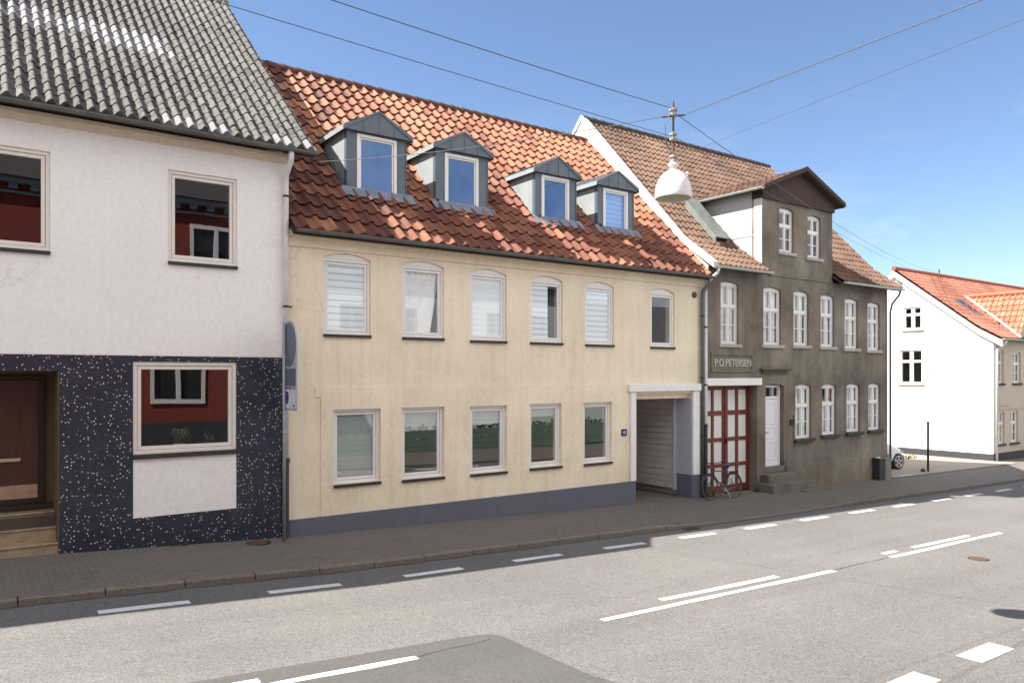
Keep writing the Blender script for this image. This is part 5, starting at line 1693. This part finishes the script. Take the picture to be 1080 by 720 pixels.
    mb.tube([P(0.56, 0.29, 0.07), P(0.47, 0.16, 0.075)], 0.009, 6); mb.tube([P(0.56, 0.29, -0.07), P(0.65, 0.42, -0.075)], 0.009, 6)
    cr = [P(0.56, 0.29, 0.05) + (ax * math.cos(a) + up * math.sin(a)) * 0.085 for a in [2 * math.pi * k / 20 for k in range(20)]]
    mb.tube(cr, 0.006, 5, closed=True)
    mb.tube([P(0.56, 0.375, 0.05), P(1.02, R + 0.04, 0.05)], 0.005, 5); mb.tube([P(0.56, 0.205, 0.05), P(1.02, R - 0.04, 0.05)], 0.005, 5)
    ck = mb.build('crank', M['galv'], B)
    mb = MB(); mb.tube([P(0.47, 0.16, 0.075), P(0.47, 0.16, 0.17)], 0.018, 6); mb.tube([P(0.65, 0.42, -0.075), P(0.65, 0.42, -0.17)], 0.018, 6); mb.build('pedal', M['rubber'], ck)
    mb = MB(); mb.tube([P(0.62, 0.26, 0.04), P(0.66, 0.0, 0.16)], 0.011, 6); mb.build('kickstand', plain('pale stand', (0.6, 0.58, 0.5), 0.5), B)


bicycle()

# ------------------------------------------------------------------ parked car behind the grey house corner
def car():
    ang = rad(-14)
    ax = Vector((math.cos(ang), math.sin(ang), 0)); sd = Vector((-ax.y, ax.x, 0))
    wheel = Vector((29.38, 15.16, gz(29.2) + 0.006))
    base = wheel - ax * 1.2 + sd * 0.78
    C = thing('parked_car', base, 'small white car parked behind the corner of the grey house, only its end in view', 'car')

    def P(u, w, z): return base + ax * u + sd * w + Vector((0, 0, z))
    # stations along the length: u, half width, bottom, belt, top, half width at top
    st = [(-1.92, 0.55, 0.35, 0.62, 0.66, 0.5), (-1.86, 0.74, 0.22, 0.80, 0.86, 0.62), (-1.6, 0.81, 0.20, 0.92, 1.20, 0.60), (-1.1, 0.83, 0.20, 0.95, 1.46, 0.58), (-0.4, 0.84, 0.20, 0.95, 1.50, 0.58),
          (0.25, 0.84, 0.20, 0.94, 1.42, 0.58), (0.85, 0.83, 0.20, 0.90, 1.02, 0.64), (1.2, 0.82, 0.20, 0.82, 0.90, 0.66), (1.55, 0.77, 0.20, 0.70, 0.78, 0.62), (1.72, 0.62, 0.24, 0.56, 0.66, 0.5), (1.78, 0.48, 0.34, 0.50, 0.56, 0.4)]
    V, F = [], []
    for (u, hw_, zb, zm, zt, ht) in st:
        for w, z in ((-hw_ * 0.92, zb), (-hw_, zb + 0.15), (-hw_, (zb + zm) / 2), (-hw_ * 0.97, zm), (-ht, zt - 0.03), (-ht * 0.5, zt), (ht * 0.5, zt), (ht, zt - 0.03), (hw_ * 0.97, zm), (hw_, (zb + zm) / 2), (hw_, zb + 0.15), (hw_ * 0.92, zb)):
            V.append(P(u, w, z))
    m = 12
    for i in range(len(st) - 1):
        for k in range(m): F.append((i * m + k, i * m + (k + 1) % m, (i + 1) * m + (k + 1) % m, (i + 1) * m + k))
    F.append(tuple(range(m))); F.append(tuple((len(st) - 1) * m + k for k in reversed(range(m))))
    mb = MB(); mb.add(V, F); b = mb.build('body', M['car_paint'], C, smooth=True)
    s = b.modifiers.new('subdivision', 'SUBSURF'); s.levels = 2; s.render_levels = 2
    for s_ in (-1, 1):
        mb = MB(); o = s_ * 0.03
        mb.add([P(-1.15, s_ * 0.80, 0.98), P(0.55, s_ * 0.80, 0.96), P(0.18, s_ * 0.63, 1.36), P(-0.95, s_ * 0.63, 1.40)], [(0, 1, 2, 3)])
        mb.build('side_window', M['car_glass'], C, recalc=False)
    for u in (-1.25, 1.2):
        for s_ in (-1, 1):
            w = s_ * 0.76
            def lat(prof, mat, name, par):
                mb = MB(); n = 28; V, F = [], []
                for r_, h_ in prof:
                    for k in range(n):
                        a = 2 * math.pi * k / n
                        V.append(P(u + r_ * math.cos(a), w + s_ * h_, 0.30 + r_ * math.sin(a)))
                for i in range(len(prof) - 1):
                    for k in range(n): F.append((i * n + k, i * n + (k + 1) % n, (i + 1) * n + (k + 1) % n, (i + 1) * n + k))
                F.append(tuple(reversed(range(n)))); F.append(tuple((len(prof) - 1) * n + k for k in range(n)))
                mb.add(V, F); return mb.build(name, mat, par)
            arch = lat([(0.315, -0.2), (0.315, 0.06)], M['rubber'], 'wheel_arch', C)
            wh = lat([(0.26, -0.11), (0.29, -0.09), (0.29, 0.07), (0.26, 0.09)], M['rubber'], 'wheel', C)
            mb = MB()
            for k in range(5):
                a = 2 * math.pi * k / 5 + 0.3
                d = ax * math.cos(a) + Vector((0, 0, 1)) * math.sin(a); t = ax * -math.sin(a) + Vector((0, 0, 1)) * math.cos(a)
                c = P(u, w + s_ * 0.095, 0.30)
                q = [c + d * 0.03 + t * 0.035, c + d * 0.2 + t * 0.05, c + d * 0.2 - t * 0.05, c + d * 0.03 - t * 0.035]
                mb.add(q + [p - sd * s_ * 0.03 for p in q], [(0, 1, 2, 3), (4, 7, 6, 5), (0, 4, 5, 1), (1, 5, 6, 2), (2, 6, 7, 3), (3, 7, 4, 0)])
            pts = [P(u + 0.215 * math.cos(a), w + s_ * 0.092, 0.30 + 0.215 * math.sin(a)) for a in [2 * math.pi * k / 28 for k in range(28)]]
            mb.tube(pts, 0.018, 6, closed=True)
            mb.build('rim', M['alloy'], wh)
    mb = MB()
    for s_ in (-1, 1): mb.box(0, 0, 0, 0, 0, 0) if False else mb.tube([P(1.66, s_ * 0.60, 0.62), P(1.45, s_ * 0.74, 0.68)], [0.05, 0.06], 8)
    mb.build('headlight', M['alloy'], C)


car()

# ------------------------------------------------------------------ small street furniture
def box_thing(name, x0, x1, y0, y1, z1, mat, label, cat, lid):
    x = (x0 + x1) / 2; z0 = gz(x) - 0.03
    T = thing(name, (x, (y0 + y1) / 2, z0), label, cat)
    mb = MB(); mb.box(x0, x1, y0, y1, z0, z1); mb.build('body', mat, T, bevel=0.02)
    mb = MB(); mb.box(x0 - 0.02, x1 + 0.02, y0 - 0.02, y1 + 0.01, z1 + 0.001, z1 + 0.05); mb.build('lid', lid, T, bevel=0.015)
    mb = MB(); mb.box(x0 + 0.04, x1 - 0.04, y0 - 0.008, y0, z0 + 0.12, z1 - 0.06); mb.build('door', mat, T, bevel=0.004)
    return T


box_thing('litter_bin', 25.34, 25.58, 13.68, 13.93, 0.08, M['bin_green'], 'dark green box standing against the grey house near its right corner', 'bin', M['bin_green'])
tt = MB(); tt.box(25.40, 25.52, 13.74, 13.84, 0.132, 0.17); tt.build('cap', M['white_paint'], [o for o in COL.objects if o.name == 'litter_bin'][0], bevel=0.01)
box_thing('electric_cabinet', 25.70, 26.08, 13.66, 13.93, 0.06, M['cabinet_grey'], 'pale grey cable cabinet between the dark green box and the house corner', 'cabinet', M['cabinet_grey'])
BP = thing('bollard_post', (29.7, 14.15, gz(29.7)), 'slim dark post standing alone in front of the white gable wall', 'post')
mb = MB(); mb.tube([(29.7, 14.15, gz(29.7) - 0.1), (29.7, 14.15, 1.18)], 0.04, 12); mb.build('shaft', M['iron'], BP, smooth=False)
mb = MB(); mb.lathe([(0.05, 0), (0.05, 0.03), (0.025, 0.05)], (29.7, 14.15, 1.17), 12); mb.build('cap', M['iron'], BP)


def weed(x, y, label, h=0.16, n=26, spread=0.14):
    z = gz(x) - 0.02
    mb = MB()
    for k in range(n):
        a = rng.uniform(0, 2 * math.pi); l = h * rng.uniform(0.5, 1.1); o = Vector((rng.gauss(0, spread * 0.5), rng.gauss(0, spread * 0.25), 0))
        b0 = Vector((x, y, z)) + o; d = Vector((math.cos(a), math.sin(a), 0)); t = Vector((-d.y, d.x, 0)) * 0.012
        m1 = b0 + d * l * 0.3 + Vector((0, 0, l * 0.7)); e = b0 + d * l * 0.75 + Vector((0, 0, l * rng.uniform(0.6, 0.95)))
        mb.add([b0 - t, b0 + t, m1 + t * 1.6, m1 - t * 1.6, e], [(0, 1, 2, 3), (3, 2, 4)])
    tag(mb.build('weed', M['weed'], loc=(x, y, z), recalc=False), label, 'weed', 'weeds along the walls')


def pot_plant(x, y, z, label, s_):
    T = thing('pot_plant', (x, y, z), label, 'plant')
    mb = MB(); mb.lathe([(0.05 * s_, 0), (0.07 * s_, 0.11 * s_), (0.075 * s_, 0.12 * s_), (0.06 * s_, 0.12 * s_)], (x, y, z), 16); mb.build('pot', M['white_paint'], T, smooth=False)
    mb = MB()
    for k in range(40):
        a = rng.uniform(0, 6.28); l = rng.uniform(0.08, 0.2) * s_
        b0 = Vector((x, y, z + 0.12 * s_)); d = Vector((math.cos(a), math.sin(a), 0)); t = Vector((-d.y, d.x, 0)) * 0.018 * s_
        m1 = b0 + d * l * 0.5 + Vector((0, 0, l * rng.uniform(0.5, 1.2))); e = b0 + d * l + Vector((0, 0, l * rng.uniform(0.2, 1.0)))
        mb.add([b0 - t * 0.3, b0 + t * 0.3, m1 + t, m1 - t, e], [(0, 1, 2, 3), (3, 2, 4)])
    mb.build('leaves', M['weed'], T, recalc=False)


mb = MB(); mb.box(2.30, 3.93, 14.10, 14.42, 1.60, 1.635); mb.build('window_board', M['cream_wood'], H1)
pot_plant(3.05, 14.24, 1.636, 'small leafy plant in a white pot inside the wide ground floor window, nearer its middle', 1.3)
pot_plant(3.55, 14.24, 1.636, 'smaller leafy plant in a white pot inside the wide ground floor window, nearer the drainpipe', 0.9)
weed(29.45, 14.2, 'small green weed tuft at the foot of the lone dark post', 0.2)
weed(16.7, 13.9, 'grass tuft under the bicycle by the red door sill', 0.2, 34, 0.3)
weed(18.95, 13.92, 'small weed tuft between the red garage door and the stone steps', 0.14)
weed(34.2, 17.2, 'dry yellow green weeds at the foot of the white gable wall', 0.25, 40, 0.5)
weed(3.0, 13.93, 'tiny weed tuft below the dark speckled wall', 0.07, 18, 0.2)
